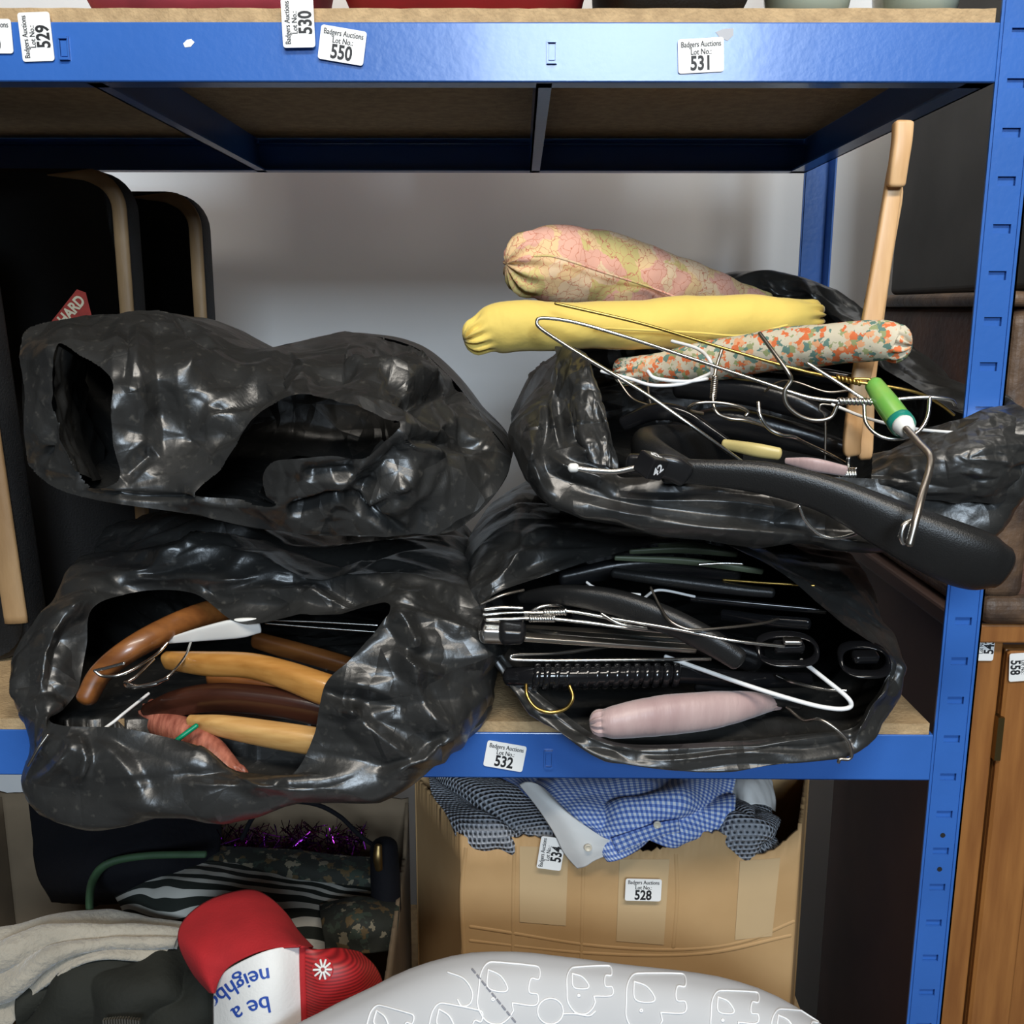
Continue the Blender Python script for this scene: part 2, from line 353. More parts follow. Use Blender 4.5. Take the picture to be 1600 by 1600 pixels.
# ------------------------------------------------------------ lettering
def text_mesh(body, size, bold=0.0, sx=1.0):
    c = bpy.data.curves.new('t', 'FONT'); c.body = body; c.size = size; c.align_x = 'CENTER'; c.align_y = 'CENTER'; c.offset = bold; c.resolution_u = 3
    o = bpy.data.objects.new('t', c); COL.objects.link(o); dg = bpy.context.evaluated_depsgraph_get(); dg.update()
    me = bpy.data.meshes.new_from_object(o.evaluated_get(dg)); V = np.array([v.co[:] for v in me.vertices]).reshape(-1, 3); F = [tuple(p.vertices) for p in me.polygons]
    bpy.data.objects.remove(o); bpy.data.meshes.remove(me); V[:, 0] *= sx; return V, F
def lot_label(number, px, py, Y, ang, label, wmm=37, hmm=26):
    """sticker on a plane facing -Y; ang = counter-clockwise turn in degrees"""
    c = P(px, py, Y); a = math.radians(ang); R = np.array([[math.cos(a), -math.sin(a)], [math.sin(a), math.cos(a)]])
    w2, h2, r = wmm/2000, hmm/2000, .0022
    def put(v2, dy): q = np.asarray(v2)@R.T; return np.stack([c[0]+q[:, 0], np.full(len(q), c[1]-dy), c[2]+q[:, 1]], 1)
    ring = [(sx*(w2-r)+r*math.cos(t), sz*(h2-r)+r*math.sin(t)) for sx, sz, t0 in ((1, 1, 0), (-1, 1, 90), (-1, -1, 180), (1, -1, 270)) for t in [math.radians(t0+k*30) for k in range(4)]]
    n = len(ring); V = np.vstack([put(ring, .0009), put(ring, .0004)])
    F = [tuple(range(n))]+[(i, i+n, (i+1) % n+n, (i+1) % n) for i in range(n)]+[tuple(range(n, 2*n))[::-1]]
    t = thing('lot_label', label, 'label', c); mobj('paper', V, F, M['label'], t, False)
    mb = MB()
    for body, size, oz, bold, sx in (('Badgers Auctions', .0062, .0084, .00012, .74), ('Lot No.:', .0062, .0026, .00012, .80), (number, .0150, -.0062, .00045, .78)):
        v, f = text_mesh(body, size, bold if size > .01 else 0, sx); v[:, 1] += oz; mb.add(put(v[:, :2], .00105), f)
        if size < .01: mb.add(put(v[:, :2]+[.00022, .00008], .00107), f)
    mb.build('lettering', M['ink'], t, False); return t

# ------------------------------------------------------------ the room
def struct(o): o['kind'] = 'structure'; return o
WALLY = .84
struct(box('wall_back', (-3, 3, WALLY, WALLY+.1, 0, 3.4), M['wall']))
struct(box('floor', (-3, 3, -5.5, WALLY, -.05, 0), M['floor']))

# ------------------------------------------------------------ shelving rack
ZT, ZL, ZB, BH, D = 1.45+.180, 1.45-.432, .47, .0455, .555   # beam undersides
XR = float(P(1555, 128, 0)[0]); XL = XR-1.5; PW = .034
rack = thing('shelving_rack', 'blue painted metal shelving rack with chipboard shelves', 'shelving', ((XL+XR)/2, D/2, 0))
def post(x, y, sx, sy, front=True):
    """angle post: slotted face in the XZ plane plus a flange; x = inner edge, sx = outward"""
    mb = MB(); h = 2.1; x1 = x+sx*PW; t = .0022; a, b = min(x, x1), max(x, x1)
    sl = .0075; cx = (a+b)/2; z = .03; zs = []
    while z < h-.03: zs.append(z); z += .038
    yf = y; yb = y+sy*t
    def q(x0, x1_, z0, z1): mb.add(boxv(x0, x1_, min(yf, yb), max(yf, yb), z0, z1), BOXF)
    q(a, cx-sl, 0, h); q(cx+sl, b, 0, h); prev = 0
    for z in zs: q(cx-sl, cx+sl, prev, z); prev = z+.0075
    q(cx-sl, cx+sl, prev, h)
    y2, y3 = y+sy*.0032, y+sy*.0050
    mb.add(boxv(a+.002, b-.002, min(y2, y3), max(y2, y3), 0, h), BOXF)
    fx0, fx1 = (b-.0022, b) if sx > 0 else (a, a+.0022)
    mb.add(boxv(fx0, fx1, min(y, y+sy*PW), max(y, y+sy*PW), 0, h), BOXF)
    for xx in (a+.0035, b-.0035):      # rolled ridges along both edges
        mb.add(boxv(xx-.0012, xx+.0012, min(y-sy*.0012, y), max(y-sy*.0012, y), 0, h), BOXF)
    p = mb.build('post', M['blue'], rack, False); return p
post(XR, 0, 1, 1); post(XL, 0, -1, 1); post(XR, D, 1, -1); post(XL, D, -1, -1)
def beam_x(z, y, sy):
    mb = MB(); ys = sorted((y, y+sy*.0025)); ys2 = sorted((y, y+sy*.022))
    mb.add(boxv(XL, XR, ys[0], ys[1], z, z+BH), BOXF); mb.add(boxv(XL, XR, ys2[0], ys2[1], z, z+.0022), BOXF)
    mb.add(boxv(XL, XR, ys2[0], ys2[1], z+BH-.012, z+BH-.010), BOXF)
    o = mb.build('beam', M['blue'], rack, False); bv = o.modifiers.new('bevel', 'BEVEL'); bv.width = .0012; bv.segments = 2; return o
def beam_y(z, x, sx):
    mb = MB(); xs = sorted((x, x-sx*.0025)); xs2 = sorted((x, x-sx*.022))
    mb.add(boxv(xs[0], xs[1], .003, D-.003, z, z+BH), BOXF); mb.add(boxv(xs2[0], xs2[1], .003, D-.003, z, z+.0022), BOXF)
    return mb.build('beam', M['blue'], rack, False)
def chipboard(z):
    nx = 160; r = np.random.RandomState(int(z*100)); x = np.linspace(XL+.004, XR-.003, nx); fr = .0035+.0012*r.rand(nx)*(r.rand(nx) > .6); th = .0125
    V = []; top = z+th+.0006*r.rand(nx)
    for i in range(nx): V += [(x[i], fr[i], z), (x[i], fr[i], top[i]), (x[i], D-.004, z+th), (x[i], D-.004, z)]
    F = [(4*i+k, 4*i+(k+1) % 4, 4*(i+1)+(k+1) % 4, 4*(i+1)+k) for i in range(nx-1) for k in range(4)]+[(0, 1, 2, 3), tuple(4*(nx-1)+k for k in (3, 2, 1, 0))]
    mobj('board', V, F, M['chip'], rack, False)
fb = {}
for z in (ZT, ZL, ZB):
    fb[z] = beam_x(z, 0, 1); beam_x(z, D, -1); beam_y(z, XR, 1); beam_y(z, XL, -1)
    chipboard(z+BH-.0015 if z == ZT else z+BH-.003)
for px, k in ((132, 1), (838, 1)):       # crossbars under the upper board, front to back
    x = float(P(px, 130, 0)[0]); mb = MB()
    mb.add(boxv(x, x+.0022, .004, D-.004, ZT, ZT+BH-.003), BOXF); mb.add(boxv(x, x+.013, .004, D-.004, ZT, ZT+.0022), BOXF)
    mb.build('crossbar', M['blue'], rack, False)
    mb = MB(); mb.add(boxv(x, x+.0022, .004, D-.004, ZL, ZL+BH-.004), BOXF); mb.add(boxv(x, x+.013, .004, D-.004, ZL, ZL+.0022), BOXF)
    mb.build('crossbar', M['blue'], rack, False)
ZSH = ZL+BH-.003+.0135                    # top of the shelf board the bags lie on
def rivet(px, py, z):                     # pressed rivet tongue in a beam face
    c = P(px, py, 0); mb = MB()
    for b in ((-.0035, .0035, -.0032, 0, -.009, -.007), (-.0035, .0035, -.0032, 0, .007, .009), (-.0042, -.0030, -.0022, 0, -.009, .009), (.0030, .0042, -.0022, 0, -.009, .009), (-.0025, .0025, -.0014, 0, -.006, .006)):
        mb.add(boxv(c[0]+b[0], c[0]+b[1], b[2], b[3], c[2]+b[4], c[2]+b[5]), BOXF)
    o = mb.build('rivet', M['blue'], rack, False); o.parent = fb[z]; o.location = Vector((0, 0, 0))
def mark(pts, z, m, name='paint_mark'):
    V = [P(a, b, -.0004) for a, b in pts]+[P(a, b, -.0001) for a, b in pts]; n = len(pts)
    o = mobj(name, V, [tuple(range(n)), tuple(range(n, 2*n))[::-1]]+[(i, (i+1) % n, (i+1) % n+n, i+n) for i in range(n)], m, rack, False); o.parent = fb[z]
for a in ((101, 76, ZT), (862, 82, ZT), (857, 1186, ZL)): rivet(*a)
for bx_, by_ in ((1473, 1305), (1468, 1358)):
    c = P(bx_, by_, 0); n = 14; V = [(c[0]+.0024*math.cos(2*math.pi*k/n), y_, c[2]+.0024*math.sin(2*math.pi*k/n)) for y_ in (-.0004, .003) for k in range(n)]
    mobj('bolt_hole', V, [tuple(range(n)), tuple(range(n, 2*n))[::-1]]+[(k, (k+1) % n, (k+1) % n+n, k+n) for k in range(n)], M['ink'], rack, False)
mark([(286, 68), (292, 62), (299, 61), (304, 66), (298, 73), (289, 74)], ZT, M['whitemark'])
mark([(1118, 50), (1130, 45), (1146, 44), (1146, 55), (1137, 64), (1124, 58)], ZT, M['greymark'], 'scuff')

# lot labels on the beams
lot_label('520', -16, 57, -.0008, 0, 'white lot label cut off at the left end of the upper beam')
lot_label('529', 57, 58, -.0008, 92, 'white lot label 529 stuck sideways on the upper blue beam')
lot_label('530', 466, 36, -.0042, 91, 'white lot label 530 stuck sideways over board edge and upper beam')
lot_label('550', 535, 71, -.0020, -9, 'white tilted lot label 550 on the upper blue beam')
lot_label('531', 1095, 87, -.0008, 3, 'white lot label 531 on the upper blue beam')
lot_label('532', 789, 1181, -.0008, -10, 'white tilted lot label 532 on the lower blue beam')

# ------------------------------------------------------------ suitcases on the left
def rrect(w2, z0, z1, r, n=8):
    pts = []
    for cx, cz, a0 in ((w2-r, z1-r, 0), (-w2+r, z1-r, 90), (-w2+r, z0+r, 180), (w2-r, z0+r, 270)):
        pts += [(cx+r*math.cos(math.radians(a0+90*k/n)), cz+r*math.sin(math.radians(a0+90*k/n))) for k in range(n+1)]
    return pts
def suitcase(pxr, pyt, Y, width, thick, label, lean=0, z0=ZSH, r=.045, mcase='blackcase', mtrim='tan', tw=.0085):
    q = P(pxr, (pyt+800)/2, Y); xr = float(q[0]); z1 = float(P(pxr, pyt, Y)[2]); cx = xr-width/2
    t = thing('suitcase', label, 'suitcase', (cx, Y+thick/2, z0)); ring = rrect(width/2, z0, z1, r); n = len(ring); V = []
    prof = [(0, -.005), (.003, -.0015), (.008, 0), (thick-.008, 0), (thick-.003, -.0015), (thick, -.005)]
    for dy, ins in prof:
        for x, z in ring:
            L = math.hypot(x, z-(z0+z1)/2); V.append((cx+x*(1+ins/width*2)+lean*(z-z0), Y+dy, (z0+z1)/2+(z-(z0+z1)/2)*(1+ins/(z1-z0)*2)))
    F = grid_faces(len(prof), n, True)+[tuple(range(n)), tuple((len(prof)-1)*n+i for i in range(n))[::-1]]
    mobj('shell', V, F, M[mcase], t)
    arc = [(width/2, z0+r), (width/2, (z0+z1)/2)]+ring[:9]+[(width/2-r-.02, z1), (width/2-r-.04, z1)]
    pts = np.array([(cx+x+lean*(z-z0), Y+.001, z) for x, z in arc]); seg = [np.linspace(pts[i], pts[i+1], 24) for i in range(2)]; p = np.vstack([seg[0][:-1], seg[1][:-1], pts[2:]]); nn = len(p)
    T = np.gradient(p, axis=0); T /= np.linalg.norm(T, axis=1, keepdims=True); Nn = np.cross(T, [0, -1, 0])
    th = np.linspace(0, 2*math.pi, 12, endpoint=False); tap = np.ones(nn); tap[-4:] = [.9, .7, .4, .1]
    G = np.array([p[i]+Nn[i]*((tw*tap[i]*np.cos(th))[:, None]-tw*.95)+np.array([0, -.004, 0])*np.sin(th)[:, None] for i in range(nn)])
    mobj('edge_trim', G, closed_faces(nn, 12), M[mtrim], t)
    return t, cx, z1
c1, cx1, _ = suitcase(212, 262, .30, .42, .045, 'black suitcase with worn tan edge trim and a red paper label')
suitcase(326, 298, .425, .46, .045, 'black suitcase with tan edge half hidden behind the red-labelled one')
suitcase(5, 330, .15, .34, .05, 'suitcase at the left edge showing only its tan leather edge strip', lean=-.045, tw=.013)
# red label with lettering on the first case
pl = thing('paper_label', 'torn red paper label reading HARD stuck on a black suitcase', 'label', P(110, 490, .298))
pp = [(120, 452), (134, 457), (145, 500), (120, 530), (60, 528)]
V = [P(a, b, .2990) for a, b in pp]+[P(a, b, .2996) for a, b in pp]
mobj('paper', V, [tuple(range(5)), tuple(range(5, 10))[::-1]]+[(i, (i+1) % 5, (i+1) % 5+5, i+5) for i in range(5)], M['redlabel'], pl, False)
v, f = text_mesh('HARD', .0175, .0006, .8); a = math.radians(46); c = P(112, 485, .2985)
mobj('lettering', [(c[0]+x*math.cos(a)-y*math.sin(a), c[1], c[2]+x*math.sin(a)+y*math.cos(a)) for x, y, _ in v], f, M['creamink'], pl, False)

# ------------------------------------------------------------ trunk, case and cabinet on the right
def rounded_box(name, x0, x1, y0, y1, z0, z1, r, m, parent=None):
    o = box(name, (x0, x1, y0, y1, z0, z1), m, parent); b = o.modifiers.new('bevel', 'BEVEL'); b.width = r; b.segments = 5; return o
XC = float(P(1484, 1217, .2)[0])
CBK = min((abs(float(P(1303, 1217, y/200)[0])-XC), y/200) for y in range(90, 166))[1]
zc = float(P(1560, 968, .2)[2]); zt = float(P(1450, 458, .35)[2])
tr = thing('trunk', 'worn brown leather trunk standing on the wooden cabinet', 'trunk', (XC+.3, .34, zc))
rounded_box('body', XC+.012, XC+.6, .185, .62, zc+.012, zt-.014, .02, M['trunk'], tr)
rounded_box('lid_rim', XC+.004, XC+.61, .178, .627, zt-.016, zt, .007, M['trunkedge'], tr)
for z in (zc+.016,):
    rounded_box('base_rim', XC+.004, XC+.61, .172, .63, zc+.001, zc+.034, .014, M['trunkedge'], tr)
rounded_box('corner_guard', XC+.006, XC+.05, .176, .21, zc+.03, zt-.02, .012, M['trunkedge'], tr)
ch = thing('charcoal_case', 'plain charcoal grey case standing on top of the brown trunk', 'case', (XC+.25, .28, zt))
rounded_box('body', XC+.016, XC+.5, .17, .555, zt, zt+.42, .008, M['charcoal'], ch)
mobj('corner_strip', boxv(XC+.0145, XC+.018, .17, .176, zt+.01, zt+.40), BOXF, M['trunkedge'], ch, False)
cb = thing('cabinet', 'orange brown wooden cabinet with panelled door beside the rack', 'cabinet', (XC+.3, .37, 0))
CY = .20
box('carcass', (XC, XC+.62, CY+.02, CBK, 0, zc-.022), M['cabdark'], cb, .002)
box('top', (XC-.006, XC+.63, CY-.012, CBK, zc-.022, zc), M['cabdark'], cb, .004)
box('rail', (XC-.004, XC+.628, CY-.016, CY-.010, zc-.022, zc-.001), M['cabwood'], cb, .002)
box('stile', (XC, XC+.045, CY, CY+.02, 0, zc-.022), M['cabwood'], cb, .002)
dx0, dx1 = XC+.049, XC+.56
door = box('door', (dx0, dx1, CY+.002, CY+.02, .05, zc-.035), M['cabwood'], cb, .002)
mb = MB()
for b in ((dx0, dx0+.05, .05, zc-.035), (dx1-.05, dx1, .05, zc-.035), (dx0+.05, dx1-.05, zc-.085, zc-.035), (dx0+.05, dx1-.05, .05, .11)):
    mb.add(boxv(b[0], b[1], CY-.006, CY+.003, b[2], b[3]), BOXF)
o = mb.build('door_frame', M['cabwood'], cb, False); o.parent = door; o.location = Vector((0, 0, 0))
bv = o.modifiers.new('bevel', 'BEVEL'); bv.width = .003
c = P(1551, 1150, CY); mobj('hinge', boxv(XC+.044, XC+.051, CY-.009, CY+.004, c[2]-.026, c[2]+.026), BOXF, M['brass'], cb, False)
lot_label('543', 1537, 1010, CY-.002, 90, 'white lot label 543 sideways on the cabinet edge behind the post', 33, 23)
lot_label('558', 1594, 1042, CY-.008, -86, 'white lot label 558 turned sideways on the cabinet door', 33, 25)

# ------------------------------------------------------------ black bags
def finish_bag(name, V, F, label):
    V = np.asarray(V).reshape(-1, 3)
    m = (V[:, 1] > -.004) & (V[:, 2] < ZSH+.001) & (V[:, 2] > ZSH-.2); V[m, 2] = ZSH+.001
    o = mobj(name, V, F, M['bag']); props(o, label, 'bin bag', 'black bags of coat hangers on the shelf'); return o
def project(G):
    q = (G-CAM)@RM; return 800-FPX*q[..., 0]/q[..., 2], 800+FPX*q[..., 1]/q[..., 2]
def ridges(G, lst):
    """raised fold lines given by their two ends as pixels, width in pixels, height in metres"""
    gx, gy = project(G); h = np.zeros(gx.shape)
    for xa, ya, xb, yb, wd, a in lst:
        dx, dy = xb-xa, yb-ya; L_ = math.hypot(dx, dy); t = ((gx-xa)*dx+(gy-ya)*dy)/L_/L_; sd = ((gx-xa)*dy-(gy-ya)*dx)/L_+6*np.sin(t*5+xa)
        prof = np.where(sd > 0, np.clip(1-sd/wd, 0, 1), np.clip(1+sd/(wd*2.2), 0, 1))
        h += a*prof*np.clip(np.minimum(t, 1-t)*4, 0, 1)
    return h
def bag_loops(rim, out, back, bulge=.022, zmin=ZSH, rel=(.4, .75)):
    """rim/out: lists of (px,py,Y). -> control rows of world points from rim to closed back"""
    rim3 = np.array(PL(rim)); out3 = np.array(PL(out))
    mid = np.array([P(.5*(a[0]+b[0]), .5*(a[1]+b[1]), .5*(a[2]+b[2])-bulge) for a, b in zip(rim, out)])
    c = out3.mean(axis=0); rows = [rim3, mid, out3]
    for f, sc in ((rel[0], 1.0), (rel[1], .93), (.97, .72), (1.0, .3), (1.0, .02)):
        r = out3.copy(); r[:, 1] = out3[:, 1]*(1-f)+back*f
        r[:, 0] = c[0]+(out3[:, 0]-c[0])*sc; r[:, 2] = c[2]+(out3[:, 2]-c[2])*sc
        r[:, 2] = np.maximum(r[:, 2], zmin+.002); rows.append(r)
    return rows
def bag_from(rows, nu, nv, seed, big=.30, small=.32, stretch=(.6, 1, 1.15), n1=110, n2=320, strong=None, lines=()):
    G = grid_cr(rows, nu, nv, True); N = grid_normals(G, True)
    v = np.linspace(0, 1, nv)[:, None]; edge = np.clip(v/.06, 0, 1); u = np.linspace(0, 1, nu, endpoint=False)[None]
    k = .75+.5*wob(G, 9, seed+5)
    h = 1.5*facets(G, n1, seed, big, 0, stretch)+np.clip(k, .15, 1.6)*1.3*facets(G, n2, seed+1, small, 0, stretch)
    if strong is not None: h = h*strong(u, v)
    h = np.clip(h, -.022, .022)
    rd = 1.35*ridges(G, lines)*(v < .42)*np.clip((.42-v)*12, 0, 1)
    tc_ = CAM-G; tc_ /= np.linalg.norm(tc_, axis=2, keepdims=True)
    return G+N*(h*(.45+.55*edge))[..., None]+tc_*(rd*(.3+.7*edge))[..., None]
# lower left bag
B_rim = [(145, 950, .02), (215, 925, .05), (300, 925, .04), (370, 966, .0), (480, 957, -.01), (603, 941, -.03), (588, 985, -.06), (548, 1030, -.065), (508, 1070, -.07), (490, 1150, -.075), (450, 1214, -.075), (370, 1205, -.075), (280, 1161, -.075), (190, 1138, -.075), (100, 1134, -.065), (78, 1120, -.045), (118, 1085, -.015), (135, 1010, .01)]
B_out = [(95, 915, .06), (150, 850, .13), (250, 822, .16), (380, 818, .16), (520, 832, .16), (650, 846, .12), (722, 890, .06), (768, 975, .0), (757, 1060, -.02), (735, 1150, -.03), (640, 1211, -.05), (480, 1243, -.06), (300, 1260, -.07), (145, 1288, -.07), (42, 1240, -.05), (58, 1165, -.03), (26, 1085, -.01), (24, 1015, .02)]
def strongB(u, v): return 1+1.5*np.exp(-((u-.2)/.13)**2)*np.exp(-((v-.13)/.12)**2)
GB = bag_from(bag_loops(B_rim, B_out, .40), 420, 200, 11, .34, .34, (.45, 1, 1.3), strong=strongB, lines=[(170, 892, 340, 868, 10, .010), (200, 912, 430, 882, 9, .012), (290, 900, 530, 905, 9, .012), (330, 925, 600, 928, 8, .011), (280, 915, 370, 962, 12, .012), (420, 868, 610, 915, 11, .011), (520, 878, 700, 930, 12, .010),
    (606, 945, 668, 1015, 14, .014), (690, 915, 745, 990, 16, .013), (615, 1015, 705, 1062, 14, .010), (503, 1080, 560, 1125, 12, .011), (540, 1090, 645, 1195, 16, .010), (640, 1030, 695, 1150, 18, .010), (590, 1218, 725, 1140, 14, .011),
    (122, 1138, 132, 1235, 12, .009), (55, 1235, 120, 1142, 12, .011), (135, 1146, 250, 1258, 20, .006), (370, 1216, 450, 1226, 9, .009), (40, 1005, 140, 925, 14, .012), (100, 955, 55, 1085, 12, .010), (230, 1230, 520, 1225, 16, .008)])
finish_bag('bin_bag', GB, grid_faces(200, 420, True), 'lower left black bin bag open on wooden coat hangers')
# lower right bag
D_rim = [(770, 930, .0), (850, 897, .02), (960, 864, .04), (1085, 842, .05), (1170, 868, .03), (1240, 912, .01), (1310, 968, -.01), (1372, 1015, -.02), (1385, 1055, -.03), (1358, 1100, -.035), (1330, 1138, -.045), (1230, 1149, -.055), (1090, 1161, -.055), (970, 1161, -.055), (900, 1128, -.045), (830, 1073, -.03), (780, 1015, -.01), (758, 965, .0)]
D_out = [(728, 888, .06), (790, 828, .09), (850, 803, .14), (1050, 815, .2), (1200, 832, .2), (1300, 862, .15), (1346, 895, .1), (1382, 965, .05), (1406, 1030, .0), (1390, 1095, -.01), (1340, 1162, -.035), (1230, 1186, -.055), (1090, 1197, -.058), (960, 1180, -.055), (888, 1148, -.045), (815, 1090, -.02), (770, 1030, .01), (742, 950, .03)]
GD = bag_from(bag_loops(D_rim, D_out, .46, .008), 400, 180, 23, .2, .2, (.5, 1, 1.2), lines=[(955, 1168, 1325, 1152, 9, .008), (1000, 1182, 1260, 1180, 8, .008), (735, 925, 835, 845, 12, .010), (755, 935, 910, 876, 9, .009), (800, 850, 870, 815, 9, .009), (770, 890, 880, 830, 10, .009), (1085, 838, 1290, 950, 10, .007), (1328, 1165, 1402, 1050, 12, .010), (1295, 868, 1392, 985, 12, .010), (900, 1140, 1000, 1178, 8, .008)])
finish_bag('bin_bag', GD, grid_faces(180, 400, True), 'lower right black bin bag open on black and wire hangers')
# upper right bag
C_rim = [(880, 548, .05), (985, 545, .18), (1100, 505, .28), (1180, 475, .30), (1275, 476, .28), (1340, 545, .2), (1420, 600, .1), (1490, 640, .03), (1555, 668, -.05), (1525, 705, -.06), (1420, 745, -.06), (1300, 745, -.06), (1180, 740, -.06), (1060, 738, -.055), (990, 745, -.05), (958, 735, -.045), (925, 665, -.02), (893, 600, .02)]
C_out = [(862, 578, .08), (905, 545, .22), (1020, 500, .3), (1130, 433, .33), (1250, 431, .3), (1340, 478, .25), (1430, 542, .2), (1512, 604, .12), (1600, 640, -.035), (1606, 715, -.05), (1560, 832, -.05), (1440, 876, -.05), (1250, 862, -.055), (1080, 846, -.055), (900, 806, -.05), (835, 766, -.03), (803, 690, .0), (815, 640, .04)]
def strongC(u, v): return .8+1.6*np.exp(-((u-.47)/.06)**2)*np.exp(-((v-.12)/.14)**2)+.9*np.exp(-((u-.93)/.06)**2)
GC = bag_from(bag_loops(C_rim, C_out, .44, .012, float(P(1080, 830, .1)[2])), 420, 190, 37, .22, .22, (.6, 1, 1.1), strong=strongC, lines=[(872, 545, 868, 700, 9, .012), (890, 560, 905, 690, 8, .013), (900, 690, 968, 735, 9, .010), (845, 600, 828, 745, 12, .012), (815, 650, 860, 780, 14, .010), (855, 705, 965, 765, 10, .012), (880, 775, 1290, 850, 14, .008), (1000, 805, 1420, 862, 12, .008), (950, 770, 1250, 800, 12, .008), (1250, 435, 1330, 520, 14, .012), (1290, 470, 1480, 600, 12, .012), (1180, 440, 1260, 470, 10, .010), (1330, 480, 1400, 600, 10, .012)])
mb = MB(); mb.add(GC, grid_faces(190, 420, True))
for ctrl_, sd, am in (([[(1372, 700, .0), (1440, 672, -.02), (1500, 655, -.04), (1545, 640, -.05), (1600, 655, -.06)], [(1362, 728, -.045), (1440, 712, -.07), (1510, 698, -.085), (1560, 690, -.085), (1612, 688, -.075)], [(1366, 757, -.06), (1450, 752, -.078), (1530, 748, -.09), (1575, 735, -.085), (1612, 720, -.075)], [(1400, 775, -.055), (1450, 780, -.07), (1530, 790, -.075), (1575, 780, -.07), (1600, 760, -.06)]], 81, .55),
                      ([[(868, 542, .05), (890, 540, .03), (915, 552, .01), (925, 575, .0)], [(868, 590, .02), (895, 600, -.01), (925, 610, -.02), (945, 640, -.025)], [(876, 650, .0), (905, 665, -.035), (938, 665, -.03), (957, 690, -.045)], [(905, 705, -.03), (925, 722, -.05), (950, 728, -.05), (968, 738, -.055)]], 83, .35)):
    Gx = grid_cr([[P(*q) for q in r_] for r_ in ctrl_], 120, 90); Nx = grid_normals(Gx); Gx = Gx+Nx*(1.4*facets(Gx, 60, sd, am, 0, (.45, 1, 1.3) if sd == 81 else (1.3, 1, .4))+facets(Gx, 160, sd+1, .28))[..., None]; mb.add(Gx, grid_faces(90, 120))
finish_bag('bin_bag', np.array(mb.V), mb.F, 'upper right black bin bag overflowing with padded and wire hangers')
# upper left bag: front film with two torn openings over a closed sack
A_out = [(36, 548, .05), (66, 511, .08), (140, 494, .10), (240, 490, .10), (312, 511, .10), (388, 547, .10), (455, 536, .15), (540, 521, .18), (640, 539, .17), (700, 586, .13), (747, 646, .08), (797, 728, .03), (722, 822, .0), (640, 836, -.02), (520, 833, -.035), (400, 826, -.035), (290, 802, -.03), (130, 776, -.01), (48, 722, .02)]
holes = [[(92, 540), (125, 556), (158, 575), (177, 600), (172, 640), (176, 690), (186, 748), (140, 762), (108, 715), (84, 660), (80, 590)],
         [(303, 775), (345, 735), (365, 700), (392, 655), (425, 632), (460, 616), (505, 622), (545, 634), (590, 648), (626, 661), (600, 690), (566, 717), (520, 712), (470, 716), (424, 722), (408, 745), (415, 776), (428, 792), (360, 782)]]
ctl = [(36+0*i, 0, 0) for i in range(0)]+[(a, b, y) for a, b, y in A_out]+[
    (110, 520, .02), (200, 540, -.01), (300, 560, .0), (250, 650, -.005), (180, 640, -.035), (60, 620, -.005), (70, 700, -.015), (186, 750, -.035), (300, 690, .0), (380, 600, .015), (360, 680, -.035),
    (460, 612, -.06), (545, 630, -.065), (626, 661, -.06), (440, 575, .01), (560, 560, .05), (640, 600, .02), (700, 660, -.01), (650, 740, -.05), (566, 720, -.075), (480, 725, -.085), (420, 735, -.08), (520, 780, -.075), (430, 792, -.07), (300, 778, -.055), (180, 768, -.04), (620, 800, -.05), (720, 760, -.01), (80, 545, -.005), (150, 575, -.02)]
def rbf(ctl, xs, ys):
    c = np.array(ctl, float); p = c[:, :2]/100; d = np.linalg.norm(p[:, None]-p[None], axis=2)
    A = np.zeros((len(c)+3,)*2); n = len(c); A[:n, :n] = d+np.eye(n)*1e-3; A[:n, n] = 1; A[:n, n+1:] = p; A[n, :n] = 1; A[n+1:, :n] = p.T
    w_ = np.linalg.solve(A, np.concatenate([c[:, 2], [0, 0, 0]])); q = np.stack([xs, ys], 1)/100
    return np.linalg.norm(q[:, None]-p[None], axis=2)@w_[:n]+w_[n]+q@w_[n+1:]
def inside(poly, x, y):
    r = np.zeros(len(x), bool); n = len(poly)
    for i in range(n):
        (x1, y1), (x2, y2) = poly[i], poly[(i+1) % n]
        c_ = ((y1 > y) != (y2 > y)); r ^= c_ & (x < (x2-x1)*(y-y1)/((y2-y1) if y2 != y1 else 1e-9)+x1)
    return r
def nearest_on(poly, x, y):
    best = np.full(len(x), 1e9); bx, by = x.copy(), y.copy(); n = len(poly)
    for i in range(n):
        (x1, y1), (x2, y2) = poly[i], poly[(i+1) % n]; dx, dy = x2-x1, y2-y1
        t = np.clip(((x-x1)*dx+(y-y1)*dy)/(dx*dx+dy*dy+1e-9), 0, 1); qx, qy = x1+t*dx, y1+t*dy; d = np.hypot(qx-x, qy-y); m = d < best
        best[m] = d[m]; bx[m] = qx[m]; by[m] = qy[m]
    return bx, by, best
